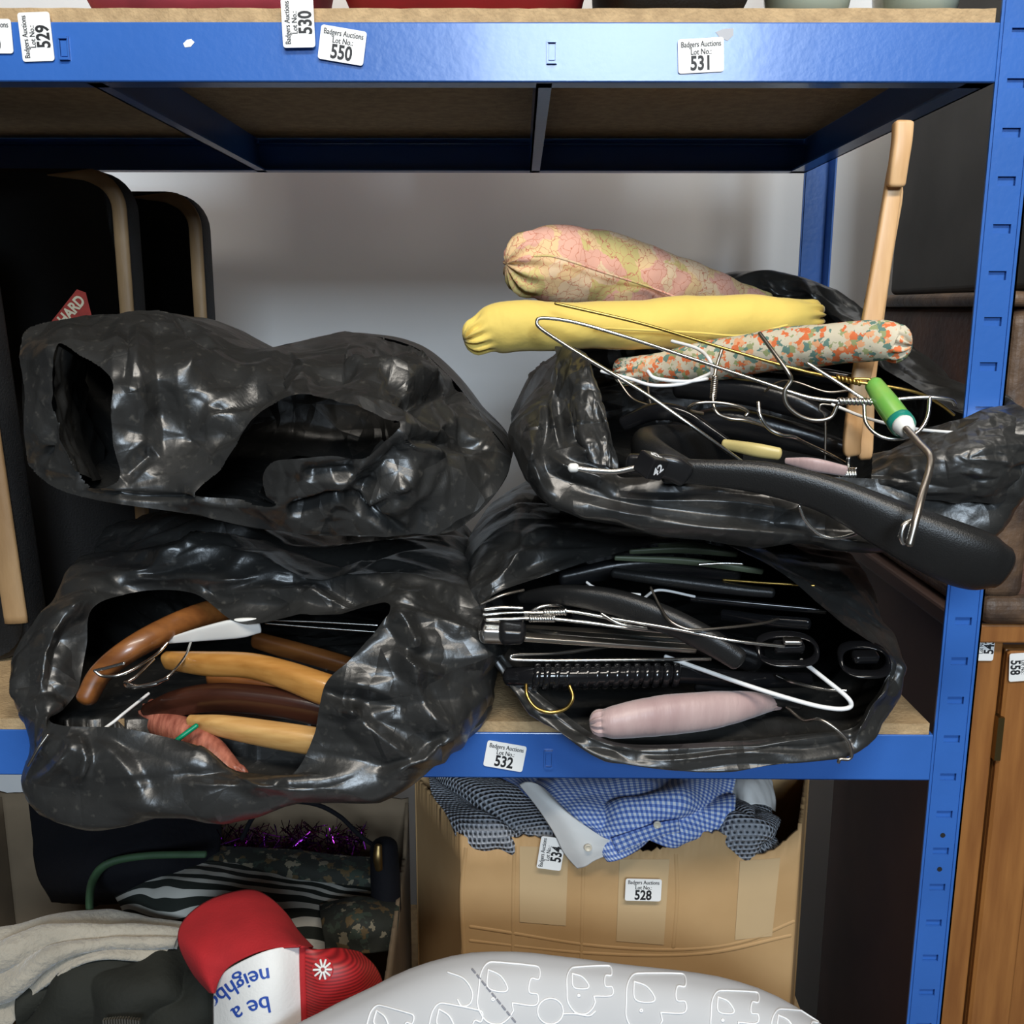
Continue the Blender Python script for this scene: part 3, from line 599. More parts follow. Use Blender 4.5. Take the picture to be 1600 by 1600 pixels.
def film(outline, holes, ctl, step, seed, amp, fine, extra=None):
    """sheet over a pixel outline with holes; depth interpolated from control points"""
    po = [tuple(q) for q in cr([q[:2] for q in outline], 160, True)]; ph = [[tuple(q) for q in cr(h, 90, True)] for h in holes]
    x0, x1 = min(q[0] for q in po)-step, max(q[0] for q in po)+step; y0, y1 = min(q[1] for q in po)-step, max(q[1] for q in po)+step
    gx, gy = np.meshgrid(np.arange(x0, x1, step), np.arange(y0, y1, step)); nv, nu = gx.shape; x, y = gx.ravel(), gy.ravel()
    ok = inside(po, x, y)
    for h in ph: ok &= ~inside(h, x, y)
    okg = ok.reshape(nv, nu); quad = (okg[:-1, :-1].astype(int)+okg[1:, :-1]+okg[:-1, 1:]+okg[1:, 1:]) >= 2
    fx, fy = x.copy(), y.copy()
    polys = [po]+ph; bd = [nearest_on(p_, x, y) for p_ in polys]; k = np.argmin([b[2] for b in bd], axis=0)
    for j, b in enumerate(bd):
        m = (~ok) & (k == j); fx[m] = b[0][m]; fy[m] = b[1][m]
    dist = np.minimum.reduce([b[2] for b in bd])
    Yv = rbf(ctl, fx, fy); V = np.array([P(a, b, c_) for a, b, c_ in zip(fx, fy, Yv)]); G = V.reshape(nv, nu, 3)
    N = grid_normals(G); h = 1.5*facets(G, 70, seed, amp, 0, (.8, 1, 1.1))+np.clip(.8+.5*wob(G, 9, seed+5), .2, 1.6)*1.3*facets(G, 190, seed+1, fine); h = np.clip(h, -.02, .02)
    if extra is not None: h = h+extra(gx, gy)
    G = G+N*h[..., None]*(.4+.6*np.clip(dist/25, 0, 1)).reshape(nv, nu)[..., None]
    F = []; used = {}
    VV = []
    for j in range(nv-1):
        for i in range(nu-1):
            if not quad[j, i]: continue
            f = []
            for a, b in ((j, i), (j, i+1), (j+1, i+1), (j+1, i)):
                if (a, b) not in used: used[(a, b)] = len(VV); VV.append(G[a, b])
                f.append(used[(a, b)])
            F.append(tuple(f))
    return np.array(VV), F
def foldsA(gx, gy):                      # long ridges between the two openings and on the right
    def ridge(xa, ya, xb, yb, wd, a):
        dx, dy = xb-xa, yb-ya; L_ = math.hypot(dx, dy); t = ((gx-xa)*dx+(gy-ya)*dy)/L_/L_; d = np.abs((gx-xa)*dy-(gy-ya)*dx)/L_
        return a*np.clip(1-d/wd, 0, 1)*np.clip(np.minimum(t, 1-t)*5+.3, 0, 1)*(t > 0)*(t < 1)
    return (ridge(320, 700, 460, 560, 26, .016)+ridge(540, 560, 700, 610, 30, -.012)+ridge(600, 600, 760, 690, 22, .012)+ridge(480, 600, 640, 540, 30, .013)
            + ridge(560, 790, 640, 690, 34, .016)+ridge(190, 745, 240, 700, 18, .010)+ridge(120, 560, 60, 740, 15, .012)+ridge(95, 640, 140, 760, 14, .014)+ridge(470, 740, 560, 735, 20, .012)
            + ridge(272, 494, 330, 550, 10, .010)+ridge(328, 640, 412, 598, 10, .010)+ridge(451, 800, 535, 778, 12, .014)+ridge(533, 778, 638, 834, 12, .012)+ridge(569, 793, 632, 750, 12, -.010)+ridge(635, 622, 724, 600, 12, .014)
            + ridge(590, 588, 717, 622, 10, .012)+ridge(717, 585, 792, 672, 14, .013)+ridge(130, 770, 430, 785, 8, .010)+ridge(200, 505, 190, 600, 16, .008)+ridge(240, 500, 260, 740, 30, .006)+ridge(640, 680, 770, 700, 18, .012))
Va, Fa = film(A_out, holes, ctl, 2.6, 51, .30, .32, foldsA)
out3 = np.array(PL(A_out)); cA = out3.mean(axis=0); rows = [out3]
for f, sc in ((.4, 1.0), (.8, .92), (1, .6), (1, .02)):
    r = out3.copy(); r[:, 1] = out3[:, 1]*(1-f)+.27*f; r[:, 0] = cA[0]+(out3[:, 0]-cA[0])*sc; r[:, 2] = cA[2]+(out3[:, 2]-cA[2])*sc; rows.append(r)
Gs = grid_cr(rows, 220, 70, True); Gs = Gs+grid_normals(Gs, True)*(.006*crumple(Gs, 8, 61, 8))[..., None]*np.clip(np.linspace(0, 6, 70), 0, 1)[:, None, None]
# inner lip of the middle opening: film folded back into the bag
lipc = [[P(424, 722, -.078), P(470, 716, -.083), P(520, 712, -.08), P(566, 717, -.073), P(600, 690, -.065)],
        [P(415, 742, -.05), P(470, 730, -.05), P(530, 735, -.045), P(580, 728, -.04), P(612, 700, -.035)], [P(400, 790, .05), P(470, 800, .06), P(540, 800, .06), P(590, 790, .06), P(635, 740, .06)]]
Gl = grid_cr(lipc, 50, 30); Gl = Gl+grid_normals(Gl)*facets(Gl, 40, 70, .4, .003)[..., None]
flc = [[P(92, 541, -.003), P(86, 600, -.008), P(92, 680, -.015), P(118, 735, -.02)], [P(120, 560, .04), P(108, 620, .03), P(120, 690, .03), P(150, 750, .02)], [P(140, 570, .16), P(140, 620, .15), P(150, 690, .14), P(165, 745, .12)]]
Gf = grid_cr(flc, 50, 30); Gf = Gf+grid_normals(Gf)*facets(Gf, 40, 75, .45, .003)[..., None]
mb = MB(); mb.add(Va, Fa); mb.add(Gs, grid_faces(70, 220, True)); mb.add(Gl, grid_faces(30, 50)); mb.add(Gf, grid_faces(30, 50))
finish_bag('bin_bag', np.array(mb.V), mb.F, 'upper left black bin bag with two gaping openings and no visible hangers')

# ------------------------------------------------------------ hangers
def arm(pts, k=1.0, flat=.8):            # pts: (px,py,Y,rpx) -> path, ra, rb
    return PL(pts), [mmpx(q[2], q[3])*k for q in pts], [mmpx(q[2], q[3])*k*flat for q in pts]
def hanger(name, label, cat, pts, m, hook=None, hm='steel', hr=3.0, flat=.7, power=2.4, part='arm', group=None, n=70, disp=None, seg=20):
    path, ra, rb = arm(pts, 1, flat); t = thing(name, label, cat, np.array(path).min(axis=0)*[0, 0, 1]+np.array(path).mean(axis=0)*[1, 1, 0], group)
    sweep(part, path, ra, rb, M[m], t, n, seg, power, disp)
    for h in (hook or []): wire('hook', h, hr, M[hm], t)
    return t
def gathers(seed, amp, freq=120):
    def f(G):
        nv, nu = G.shape[:2]; s = np.linspace(0, 1, nv)[:, None]; u = np.linspace(0, 2*math.pi, nu, endpoint=False)[None]
        pin = np.exp(-(s/.07)**2)+np.exp(-((1-s)/.05)**2)
        return amp*(.55*crumple(G, 30, seed, 8)+.8*wob(G, freq*.5, seed+2))+pin*amp*1.6*np.sin(u*11+seed)
    return f
PH = 'padded coat hangers in the bags'
def padded(label, pts, m, seed, amp=.0013, ends=None, seam=None):
    t = hanger('padded_hanger', label, 'coat hanger', pts, m, None, flat=.85, power=2.0, part='padded_cover', group=PH, n=150, disp=gathers(seed, amp), seg=56)
    if seam: wire('seam', seam, 1.8, M[m], t, 60)
    return t
# --- upper right bag
padded('fat padded hanger in pink and yellow print, topmost of the upper right bag', [(824, 413, .13, 46), (862, 414, .14, 56), (940, 424, .17, 57), (1040, 443, .20, 46), (1120, 458, .23, 30), (1195, 476, .26, 16)], 'patchfloral', 3, .0018,
       seam=[(835, 400, .085), (870, 402, .087), (950, 428, .118), (1010, 447, .152), (1060, 466, .170)])
padded('plain yellow padded hanger lying across the upper right bag', [(744, 524, .05, 27), (778, 511, .055, 41), (830, 508, .06, 40), (950, 509, .085, 36), (1080, 506, .11, 40), (1190, 501, .13, 37), (1266, 497, .15, 24)], 'yellow', 8, .0022,
       seam=[(930, 512, .048), (1010, 516, .064), (1090, 520, .078), (1160, 524, .092), (1230, 508, .106)])
padded('small flower print padded hanger with orange and teal blossoms', [(975, 582, .10, 20), (1040, 574, .085, 27), (1120, 562, .06, 31), (1210, 548, .03, 32), (1300, 538, .0, 32), (1375, 531, -.025, 31), (1400, 535, -.03, 27)], 'smallfloral', 15, .0016)
# beech trouser hanger standing up
th = thing('trouser_hanger', 'pale beech trouser clamp hanger standing upright in the upper right bag', 'coat hanger', P(1340, 725, .03))
def slat(name, pts, wpx, thick, m, power=5):
    path = PL(pts); Y = pts[0][2]; G = sweep_grid(path, [thick]*len(path), [mmpx(Y, w_) for w_ in wpx], 60, 20, power)
    # orient: width across X
    p = cr(path, 60); T = np.gradient(p, axis=0); T /= np.linalg.norm(T, axis=1, keepdims=True); W = np.cross(T, [0, 1, 0]); W /= np.linalg.norm(W, axis=1, keepdims=True); Dp = np.cross(W, T)
    wv = cr(np.array([[mmpx(Y, w_)] for w_ in wpx]), 60)[:, 0]; th_ = np.linspace(0, 2*math.pi, 20, endpoint=False); e = 2/power
    c_, s_ = np.sign(np.cos(th_))*abs(np.cos(th_))**e, np.sign(np.sin(th_))*abs(np.sin(th_))**e
    taper = np.ones(60); taper[:4] = [.75, .9, .97, 1]; taper[-4:] = [1, .97, .9, .75]
    G = np.array([p[i]+W[i]*(wv[i]*taper[i]*c_)[:, None]+Dp[i]*(thick*taper[i]*s_)[:, None] for i in range(60)])
    return mobj(name, G, closed_faces(60, 20), m, th)
slat('slat', [(1400, 290, .035), (1380, 400, .034), (1365, 500, .033), (1352, 600, .032), (1350, 660, .031), (1351, 718, .03)], [12, 13, 14, 14, 14, 11], .0045, M['palewood'])
slat('slat', [(1404, 235, .025), (1382, 380, .02), (1365, 485, .018), (1351, 560, .017), (1338, 630, .014), (1331, 690, .012), (1332, 712, .012)], [11, 13, 14.5, 14, 13, 13, 12], .0045, M['palewood'])
slat('clamp_block', [(1411, 190, .014), (1409, 220, .012), (1404, 255, .012), (1399, 292, .015)], [14, 13.5, 13, 12.5], .006, M['palewood'], 4.5)
wire('hinge_pin', [(1326, 716, .0), (1324, 748, .0)], 4, M['steel'], th)
V, F = wire_mesh(helix(P(1312, 742, -.01), P(1337, 742, -.01), .0055, 6, 90), .0014, 120, 6); mobj('spring', V, F, M['steel'], th)
# big black suit hanger
bh = hanger('suit_hanger', 'broad black plastic suit hanger with size cube hanging out of upper right bag', 'coat hanger',
            [(1040, 736, -.075, 20), (1100, 738, -.085, 21), (1200, 748, -.095, 27), (1300, 776, -.105, 31), (1400, 824, -.115, 43), (1480, 860, -.12, 51), (1530, 878, -.12, 50), (1560, 886, -.12, 38)], 'blackmatte', flat=.6, power=2.5, n=90, seg=28)
path, ra, rb = arm([(1075, 735, -.07, 18), (1030, 718, -.05, 28), (1010, 705, -.02, 34), (1030, 698, .03, 34), (1090, 700, .1, 34), (1140, 705, .18, 30)], 1, .7)
sweep('arm', path, ra, rb, M['blackmatte'], bh, 60, 20, 2.4)
path, ra, rb = arm([(985, 725, -.085, 17), (1045, 730, -.092, 20), (1070, 742, -.09, 20)], 1, .5); sweep('neck', path, ra, rb, M['black'], bh, 30, 18, 3)
wire('hook', [(897, 731, -.115), (925, 735, -.115), (960, 737, -.112), (992, 731, -.108), (1010, 727, -.105)], 4.5, M['steel'], bh)
q = P(897, 731, -.115); V, F = wire_mesh([q-np.array([.002, 0, 0]), q+np.array([.001, 0, 0])], .0036, 12, 12); mobj('hook_tip', V, F, M['whiteplastic'], bh)
c = P(1017, 727, -.112); Rz = Matrix.Rotation(math.radians(35), 3, 'Z') @ Matrix.Rotation(math.radians(20), 3, 'X') @ Matrix.Rotation(math.radians(12), 3, 'Y'); s = .0085
cube = mobj('size_cube', [Vector(c)+Rz@Vector(v) for v in boxv(-s, s, -s, s, -s, s)], BOXF, M['black'], bh, False)
bv = cube.modifiers.new('bevel', 'BEVEL'); bv.width = .0012; bv.segments = 2
v, f = text_mesh('42', .0105, .0003, .9); mb = MB()
mb.add([Vector(c)+Rz@Vector((a, -s-.0003, b)) for a, b, _ in (Matrix.Rotation(math.radians(50), 3, 'Z')@Vector(q) for q in v)], f)
mb.add([Vector(c)+Rz@Vector((a, b, s+.0003)) for a, b, _ in v], f)
o = mb.build('lettering', M['whitemark'], bh, False); o.parent = cube
wire('eyelet', [(1423, 815, -.152), (1412, 822, -.154), (1408, 838, -.155), (1412, 848, -.155)], 5, M['steel'], bh)
# green handled rod
gt = thing('green_handled_rod', 'green handled bent metal rod beside the beech hanger', 'tool', P(1410, 690, -.1))
path, ra, rb = arm([(1366, 602, -.045, 14), (1385, 630, -.055, 18), (1404, 656, -.065, 19)], 1, 1); sweep('handle', path, ra, rb, M['green'], gt, 40, 20)
path, ra, rb = arm([(1405, 657, -.067, 20), (1411, 665, -.07, 20)], 1, 1); sweep('band', path, ra, rb, M['teal'], gt, 12, 20)
path, ra, rb = arm([(1411, 664, -.074, 17), (1416, 671, -.078, 14)], 1, 1); sweep('end_cap', path, ra, rb, M['whiteplastic'], gt, 12, 18)
wire('rod', [(1416, 670, -.085), (1436, 692, -.1), (1453, 712, -.115), (1452, 735, -.125), (1441, 772, -.145), (1431, 812, -.158), (1421, 850, -.162)], 6, M['dullsteel'], gt, 80)
# wire hangers
WH = 'wire coat hangers in the bags'
def wires(label, strands, r, m, name='wire_hanger', twist=None, cat='coat hanger', group=WH):
    base = np.array(PL(strands[0])); t = thing(name, label, cat, base.mean(axis=0)*[1, 1, 0]+base.min(axis=0)*[0, 0, 1], group)
    for i, s_ in enumerate(strands): wire('hook' if i else 'wire', s_, r, M[m], t, 12*len(s_))
    for a, b, turns in (twist or []):
        for ph in (0, .5):
            hx = helix(P(*a), P(*b), mmpx(a[2], r*1.1), turns); V, F = wire_mesh(hx if not ph else helix(P(*a), P(*b), -mmpx(a[2], r*1.1), turns), mmpx(a[2], r), 90, 6); mobj('twist', V, F, M[m], t)
    return t
wires('silver wire hanger with its long loop crossing in front of the yellow one', [
    [(1310, 627, -.05), (1260, 620, -.045), (1190, 597, -.035), (1080, 560, -.015), (980, 527, .0), (900, 504, .005), (850, 497, .008), (839, 503, .008), (850, 517, .005), (920, 562, -.01), (1000, 610, -.025), (1080, 665, -.035), (1160, 722, -.03)],
    [(1350, 630, -.05), (1400, 624, -.055), (1450, 621, -.058), (1484, 625, -.058), (1492, 632, -.055)],
    [(1350, 632, -.052), (1353, 660, -.06), (1372, 680, -.068), (1400, 686, -.07), (1430, 678, -.068), (1448, 655, -.064), (1453, 622, -.06)],
    [(1262, 568, -.035), (1300, 592, -.042), (1350, 624, -.05)]], 3.0, 'steel', twist=[((1310, 627, -.05), (1360, 628, -.052), 4)])
wires('gold coloured wire hanger crossing behind the silver loop', [
    [(868, 474, .02), (1000, 505, .01), (1120, 541, -.01), (1230, 573, -.025), (1310, 592, -.035), (1345, 598, -.045), (1400, 606, -.048), (1440, 616, -.048), (1470, 632, -.045), (1490, 648, -.04)],
    [(1335, 592, -.043), (1358, 593, -.046), (1356, 598, -.046)]], 2.6, 'gold', twist=[((1308, 590, -.036), (1344, 598, -.044), 3)])
wires('dull tan hook hanging down over the flower print hanger', [[(1187, 521, -.02), (1210, 552, -.035), (1230, 580, -.045), (1236, 594, -.045), (1226, 612, -.045), (1230, 633, -.045), (1250, 650, -.045), (1275, 657, -.045), (1298, 652, -.045), (1308, 634, -.045)]], 3.2, 'dullsteel')
wires('silver hook curling below the tan hook', [[(1185, 629, -.03), (1188, 650, -.035), (1202, 670, -.035), (1222, 680, -.035), (1240, 683, -.03), (1258, 692, -.02), (1300, 712, .0), (1330, 730, .02)]], 3, 'steel')
wires('wire hanger with twisted neck and flat curled hook', [
    [(1128, 546, .0), (1119, 575, -.005), (1115, 600, -.01), (1114, 625, -.015), (1120, 645, -.02), (1140, 654, -.02), (1165, 657, -.02), (1200, 668, -.015)],
    [(1165, 650, -.022), (1168, 643, -.022), (1150, 634, -.025), (1120, 629, -.025), (1090, 630, -.025), (1076, 638, -.02), (1082, 643, -.015), (1098, 646, -.01)]], 2.7, 'dullsteel', twist=[((1117, 588, -.01), (1114, 622, -.012), 5)])
for lab_, st_ in zip(['white coated wire, longest curve under the flower print hanger', 'short white coated wire just above the longest white curve', 'white coated wire dropping steeply over the flower print hanger'], [[(940, 580, .03), (985, 592, .02), (1020, 602, .01), (1065, 600, .01), (1100, 588, .01), (1112, 582, .01)],
      [(1012, 580, .015), (1025, 591, .01), (1070, 596, .01), (1105, 592, .01)], [(1050, 533, .05), (1090, 545, .03), (1110, 565, .01), (1113, 590, .01)]]): wires(lab_, [st_], 2.8, 'whitewire')
wires('white coated wire end sticking out on the right of the beech hanger', [[(1300, 632, .0), (1360, 655, -.01), (1430, 670, -.03), (1490, 676, -.05), (1542, 681, -.06)]], 2.6, 'whitewire')
for lab_, st_ in zip(['thin grey wire trailing down at the left inside upper right bag', 'short thin grey upright wire behind the long silver loop', 'thin grey wavy wire beside the tan hook'], [[(960, 585, .06), (985, 620, .05), (1010, 632, .04), (1050, 640, .03)], [(1012, 595, .05), (1014, 620, .04), (1020, 645, .03)], [(1195, 612, .03), (1215, 598, .02), (1240, 596, .01), (1290, 612, .0), (1325, 610, .0)]]): wires(lab_, [st_], 1.8, 'dullsteel')
wires('thin straight wire dropping behind the beech hanger', [[(1280, 640, .0), (1283, 632, .0), (1300, 633, .0)], [(1280, 640, .0), (1289, 655, .0), (1289, 720, .0)]], 1.8, 'dullsteel')
wires('silver hook poking through the front of the upper right bag', [[(1249, 791, -.1), (1258, 812, -.1), (1278, 833, -.1), (1303, 841, -.1), (1330, 836, -.095), (1350, 825, -.085)]], 3, 'steel')
BK = 'black plastic hangers inside the upper right bag'
hanger('black_hanger', 'glossy black hanger shoulder under the long silver loop', 'coat hanger', [(975, 662, .04, 12), (1020, 644, .03, 14), (1065, 648, .02, 13), (1110, 675, .01, 10), (1150, 702, .0, 8)], 'blackgloss', group=BK)
hanger('black_hanger', 'grained black hanger below the twisted wire neck', 'coat hanger', [(1060, 606, .08, 16), (1160, 612, .06, 20), (1240, 632, .04, 20), (1290, 655, .03, 14)], 'black', group=BK)
hanger('black_hanger', 'black hanger deep behind the silver hook', 'coat hanger', [(1020, 690, .12, 16), (1120, 660, .09, 24), (1230, 680, .07, 24), (1320, 705, .06, 18)], 'black', group=BK)
hanger('black_hanger', 'slim black hanger arm under the flower print cover', 'coat hanger', [(1180, 580, .07, 9), (1270, 585, .05, 11), (1330, 592, .04, 9)], 'blackgloss', group=BK)
hanger('plastic_hanger', 'cream plastic hanger end beside the broad black hanger', 'coat hanger', [(1132, 694, -.01, 8), (1180, 703, -.025, 11), (1216, 709, -.03, 10)], 'cream')
hanger('fabric_strip', 'pale pink fabric strip beside the beech hanger foot', 'fabric', [(1228, 720, -.02, 5), (1270, 726, -.03, 11), (1320, 736, -.03, 9)], 'pink', flat=.5)

# --- lower right bag
rb_ = hanger('ribbed_hanger', 'black hanger with ribbed grip and gold hook in lower right bag', 'coat hanger', [(798, 1058, -.02, 17), (840, 1058, -.03, 18), (930, 1057, -.025, 17), (1060, 1054, -.01, 15), (1160, 1062, .01, 14), (1260, 1062, .04, 13)], 'blackgloss',
             [[(822, 1070, -.045), (824, 1088, -.052), (838, 1106, -.055), (860, 1113, -.055), (884, 1107, -.055), (895, 1090, -.053), (890, 1072, -.048)]], 'gold', 3.2, flat=.9, power=2)
for i in range(15):
    x = 838+i*15.5; y = -.03+.018*i/14; c = P(x, 1057.5-i*.2, y); r0 = mmpx(y, 20.5-i*.2); th_ = np.linspace(0, 2*math.pi, 20, endpoint=False)
    pts = [c+np.array([.0012*math.sin(a), r0*.92*math.cos(a), r0*math.sin(a)]) for a in th_]
    G = []
    for k in range(20):
        rad = pts[k]-c; rad /= np.linalg.norm(rad); G.append([pts[k]+rad*.0016*math.cos(b)+np.array([1, 0, 0])*.0033*math.sin(b) for b in np.linspace(0, 2*math.pi, 8, endpoint=False)])
    G = np.array(G); mobj('rib', G, grid_faces(20, 8, True)+[(19*8+j, 19*8+(j+1) % 8, (j+1) % 8, j) for j in range(8)], M['blackgloss'], rb_)
hanger('black_hanger', 'broad black hanger shoulder ending in a rounded tip, lower right bag', 'coat hanger', [(815, 934, .03, 10), (880, 930, .0, 17), (960, 941, -.015, 22), (1040, 968, -.03, 23), (1110, 1003, -.045, 22), (1152, 1030, -.05, 19)], 'blackmatte', flat=.7, n=80)
padded('pale pink satin padded hanger at the bottom of the lower right bag', [(938, 1131, -.045, 22), (965, 1129, -.045, 30), (1040, 1117, -.035, 34), (1110, 1109, -.025, 31), (1170, 1103, -.01, 24), (1215, 1098, .01, 12)], 'pink', 21, .0014)
wires('white coated wire hanger corner pointing right in lower right bag', [[(1040, 1026, .0), (1085, 1042, -.01), (1180, 1075, -.03), (1260, 1099, -.045), (1300, 1107, -.05), (1322, 1107, -.052), (1330, 1101, -.052), (1322, 1088, -.05), (1290, 1062, -.035), (1252, 1032, -.015)]], 3.8, 'whitewire')
wires('long straight silver wire hanger above the ribbed grip', [[(1110, 1030, .0), (1000, 1031, -.015), (880, 1032, -.025), (808, 1031, -.03), (798, 1027, -.03), (808, 1023, -.028), (870, 1021, -.015), (960, 1009, .01)]], 3, 'steel')
bt = thing('trouser_bar_hanger', 'stacked steel trouser bars with clip in lower right bag', 'coat hanger', P(930, 1010, -.02))
for k, (y0, y1, Yd, m_) in enumerate(((982, 998, .01, 'dullsteel'), (988, 1006, .0, 'steel'), (995, 1014, -.012, 'dullsteel'))):
    path = PL([(812, y0, Yd-.02), (1085, y1, Yd+.01)]); sweep('bar', path, [mmpx(0, 4.5)]*2, [.004]*2, M[m_], bt, 20, 14, 6)
path = PL([(758, 986, -.03), (790, 987, -.03)]); sweep('clip', path, [mmpx(0, 14)]*2, [.010]*2, M['steel'], bt, 10, 16, 6)
path = PL([(790, 986, -.035), (812, 986, -.035)]); sweep('clip_grip', path, [mmpx(0, 15), mmpx(0, 13)], [.012]*2, M['black'], bt, 10, 16, 5)
wires('silver wire hanger with twisted neck, uppermost left of lower right bag', [[(755, 960, -.03), (800, 957, -.03), (850, 957, -.03), (890, 955, -.03), (960, 967, -.035), (1050, 982, -.045), (1140, 1000, -.055), (1225, 1010, -.05)],
      [(757, 952, -.035), (785, 949, -.035), (816, 950, -.035)], [(820, 962, -.02), (845, 948, -.02), (870, 946, -.015), (880, 950, .0)]], 2.8, 'steel', twist=[((850, 957, -.03), (884, 956, -.03), 4)])
wires('second twisted silver wire hanger just below the uppermost one', [[(760, 968, -.035), (800, 967, -.035), (850, 966, -.035), (920, 973, -.035), (985, 982, -.035), (1040, 988, -.02)], [(940, 959, -.04), (962, 972, -.045), (985, 979, -.045), (1010, 982, -.04)]], 2.8, 'steel', twist=[((828, 967, -.035), (866, 967, -.035), 5)])
wires('thin dull wire bent over the broad black hanger tip', [[(1017, 918, -.02), (1030, 945, -.035), (1045, 968, -.05), (1065, 980, -.055), (1088, 984, -.055), (1140, 980, -.045), (1190, 974, -.03), (1216, 967, -.02)]], 2.3, 'dullsteel')
wires('grey wire end at the left of the lower right bag', [[(752, 944, -.01), (785, 930, -.01), (818, 922, .0)]], 2.5, 'dullsteel')
for lab_, st_ in zip(['white wire tip above the broad black hanger, left one', 'white wire bend above the broad black hanger, right one'], [[(917, 910, .0), (930, 918, -.005), (965, 926, -.01), (1000, 929, -.01)], [(1005, 935, .0), (1030, 922, .0), (1085, 932, .01)]]): wires(lab_, [st_], 2.2, 'whitewire')
wires('gold wire end near the top of lower right bag', [[(1130, 906, .04), (1200, 911, .03), (1272, 915, .02)]], 2.4, 'gold')
wires('short silver wire tip below the grey green hangers', [[(1092, 882, .03), (1130, 880, .03), (1160, 881, .03)]], 2.2, 'steel')
wires('dull hook hanging over the lower beam from lower right bag', [[(1230, 1105, -.03), (1255, 1125, -.045), (1280, 1124, -.06), (1305, 1138, -.066), (1325, 1158, -.068), (1331, 1178, -.068), (1326, 1186, -.068), (1313, 1186, -.068), (1310, 1191, -.068)]], 2.8, 'dullsteel')
wires('short silver wire under the white wire corner', [[(1215, 1055, .01), (1240, 1066, -.01), (1290, 1077, -.025), (1322, 1079, -.03)]], 3, 'steel')
LK = 'black plastic hangers inside the lower right bag'
hanger('black_hanger', 'matte black padded bar near the top of lower right bag', 'coat hanger', [(960, 895, .06, 8), (1015, 903, .05, 9), (1100, 914, .04, 10), (1160, 922, .035, 9), (1205, 926, .03, 8)], 'blackmatte', group=LK, flat=1)
hanger('black_hanger', 'slim glossy black bar right of the wires', 'coat hanger', [(1080, 935, .04, 5), (1180, 945, .03, 6), (1290, 955, .02, 5)], 'blackgloss', group=LK)
hanger('black_hanger', 'glossy black hanger end below the bent dull wire', 'coat hanger', [(1130, 960, .04, 9), (1200, 970, .02, 10), (1262, 975, .01, 10)], 'blackgloss', group=LK)
hanger('black_hanger', 'black hanger low behind the pink padded one', 'coat hanger', [(1090, 1075, .03, 10), (1180, 1088, .01, 12), (1250, 1100, .0, 10)], 'black', group=LK)
hanger('black_hanger', 'wide black hanger behind the trouser bars', 'coat hanger', [(900, 960, .1, 20), (1050, 985, .08, 26), (1180, 1030, .07, 24)], 'black', group=LK)
hanger('black_hanger', 'black hanger high at the back of lower right bag', 'coat hanger', [(880, 905, .12, 14), (1000, 885, .12, 18), (1150, 895, .12, 16)], 'black', group=LK)
for k, (a, b) in enumerate((((962, 872, .08), (1190, 893, .08)), ((985, 862, .09), (1150, 866, .09)), ((1030, 851, .1), (1130, 860, .1)))):
    hanger('plastic_hanger', ('lowest', 'middle', 'topmost')[k]+' of three grey green hanger bars in lower right bag', 'coat hanger', [(*a, 4), ((a[0]+b[0])/2, (a[1]+b[1])/2-5, a[2], 6), (*b, 5)], 'greenplastic', group='grey green hangers')
def ring(label, cx, cy, Y, rx, ry, band, m, chrome=False):
    t = thing('hanger_clip', label, 'clip', P(cx, cy+ry, Y)); th_ = np.linspace(0, 2*math.pi, 40, endpoint=False); c = P(cx, cy, Y); RX, RY = mmpx(Y, rx), mmpx(Y, ry)
    e = .7; X = np.sign(np.cos(th_))*abs(np.cos(th_))**e*RX; Z = np.sign(np.sin(th_))*abs(np.sin(th_))**e*RY
    G = []
    for k in range(40):
        p = c+np.array([X[k], -.012*math.sin(th_[k])*-1, Z[k]]); rad = np.array([X[k], 0, Z[k]]); rad /= np.linalg.norm(rad); G.append([p+rad*.0022*math.cos(b)+np.array([0, 1, .25])*band*math.sin(b) for b in np.linspace(0, 2*math.pi, 10, endpoint=False)])
    mobj('loop', np.array(G), grid_faces(40, 10, True)+[(39*10+j, 39*10+(j+1) % 10, (j+1) % 10, j) for j in range(10)], M[m], t)
    path = PL([(cx-rx*.35, cy-ry*.2, Y-.004), (cx+rx*.45, cy-ry*.25, Y-.004)]); sweep('jaw', path, [RY*.45]*2, [.006]*2, M['blackgloss'], t, 10, 14, 5)
    if chrome: path = PL([(cx-4, cy-ry*.75, Y-.01), (cx+20, cy-ry*.72, Y-.01)]); sweep('spring', path, [mmpx(Y, 4)]*2, [.004]*2, M['steel'], t, 8, 12, 5)
ring('black trouser clip with chrome spring in lower right bag', 1230, 1014, -.03, 47, 17, .005, 'blackgloss', True)
ring('glossy black clip loop at the right side of lower right bag', 1350, 1030, -.03, 38, 17, .006, 'blackgloss')

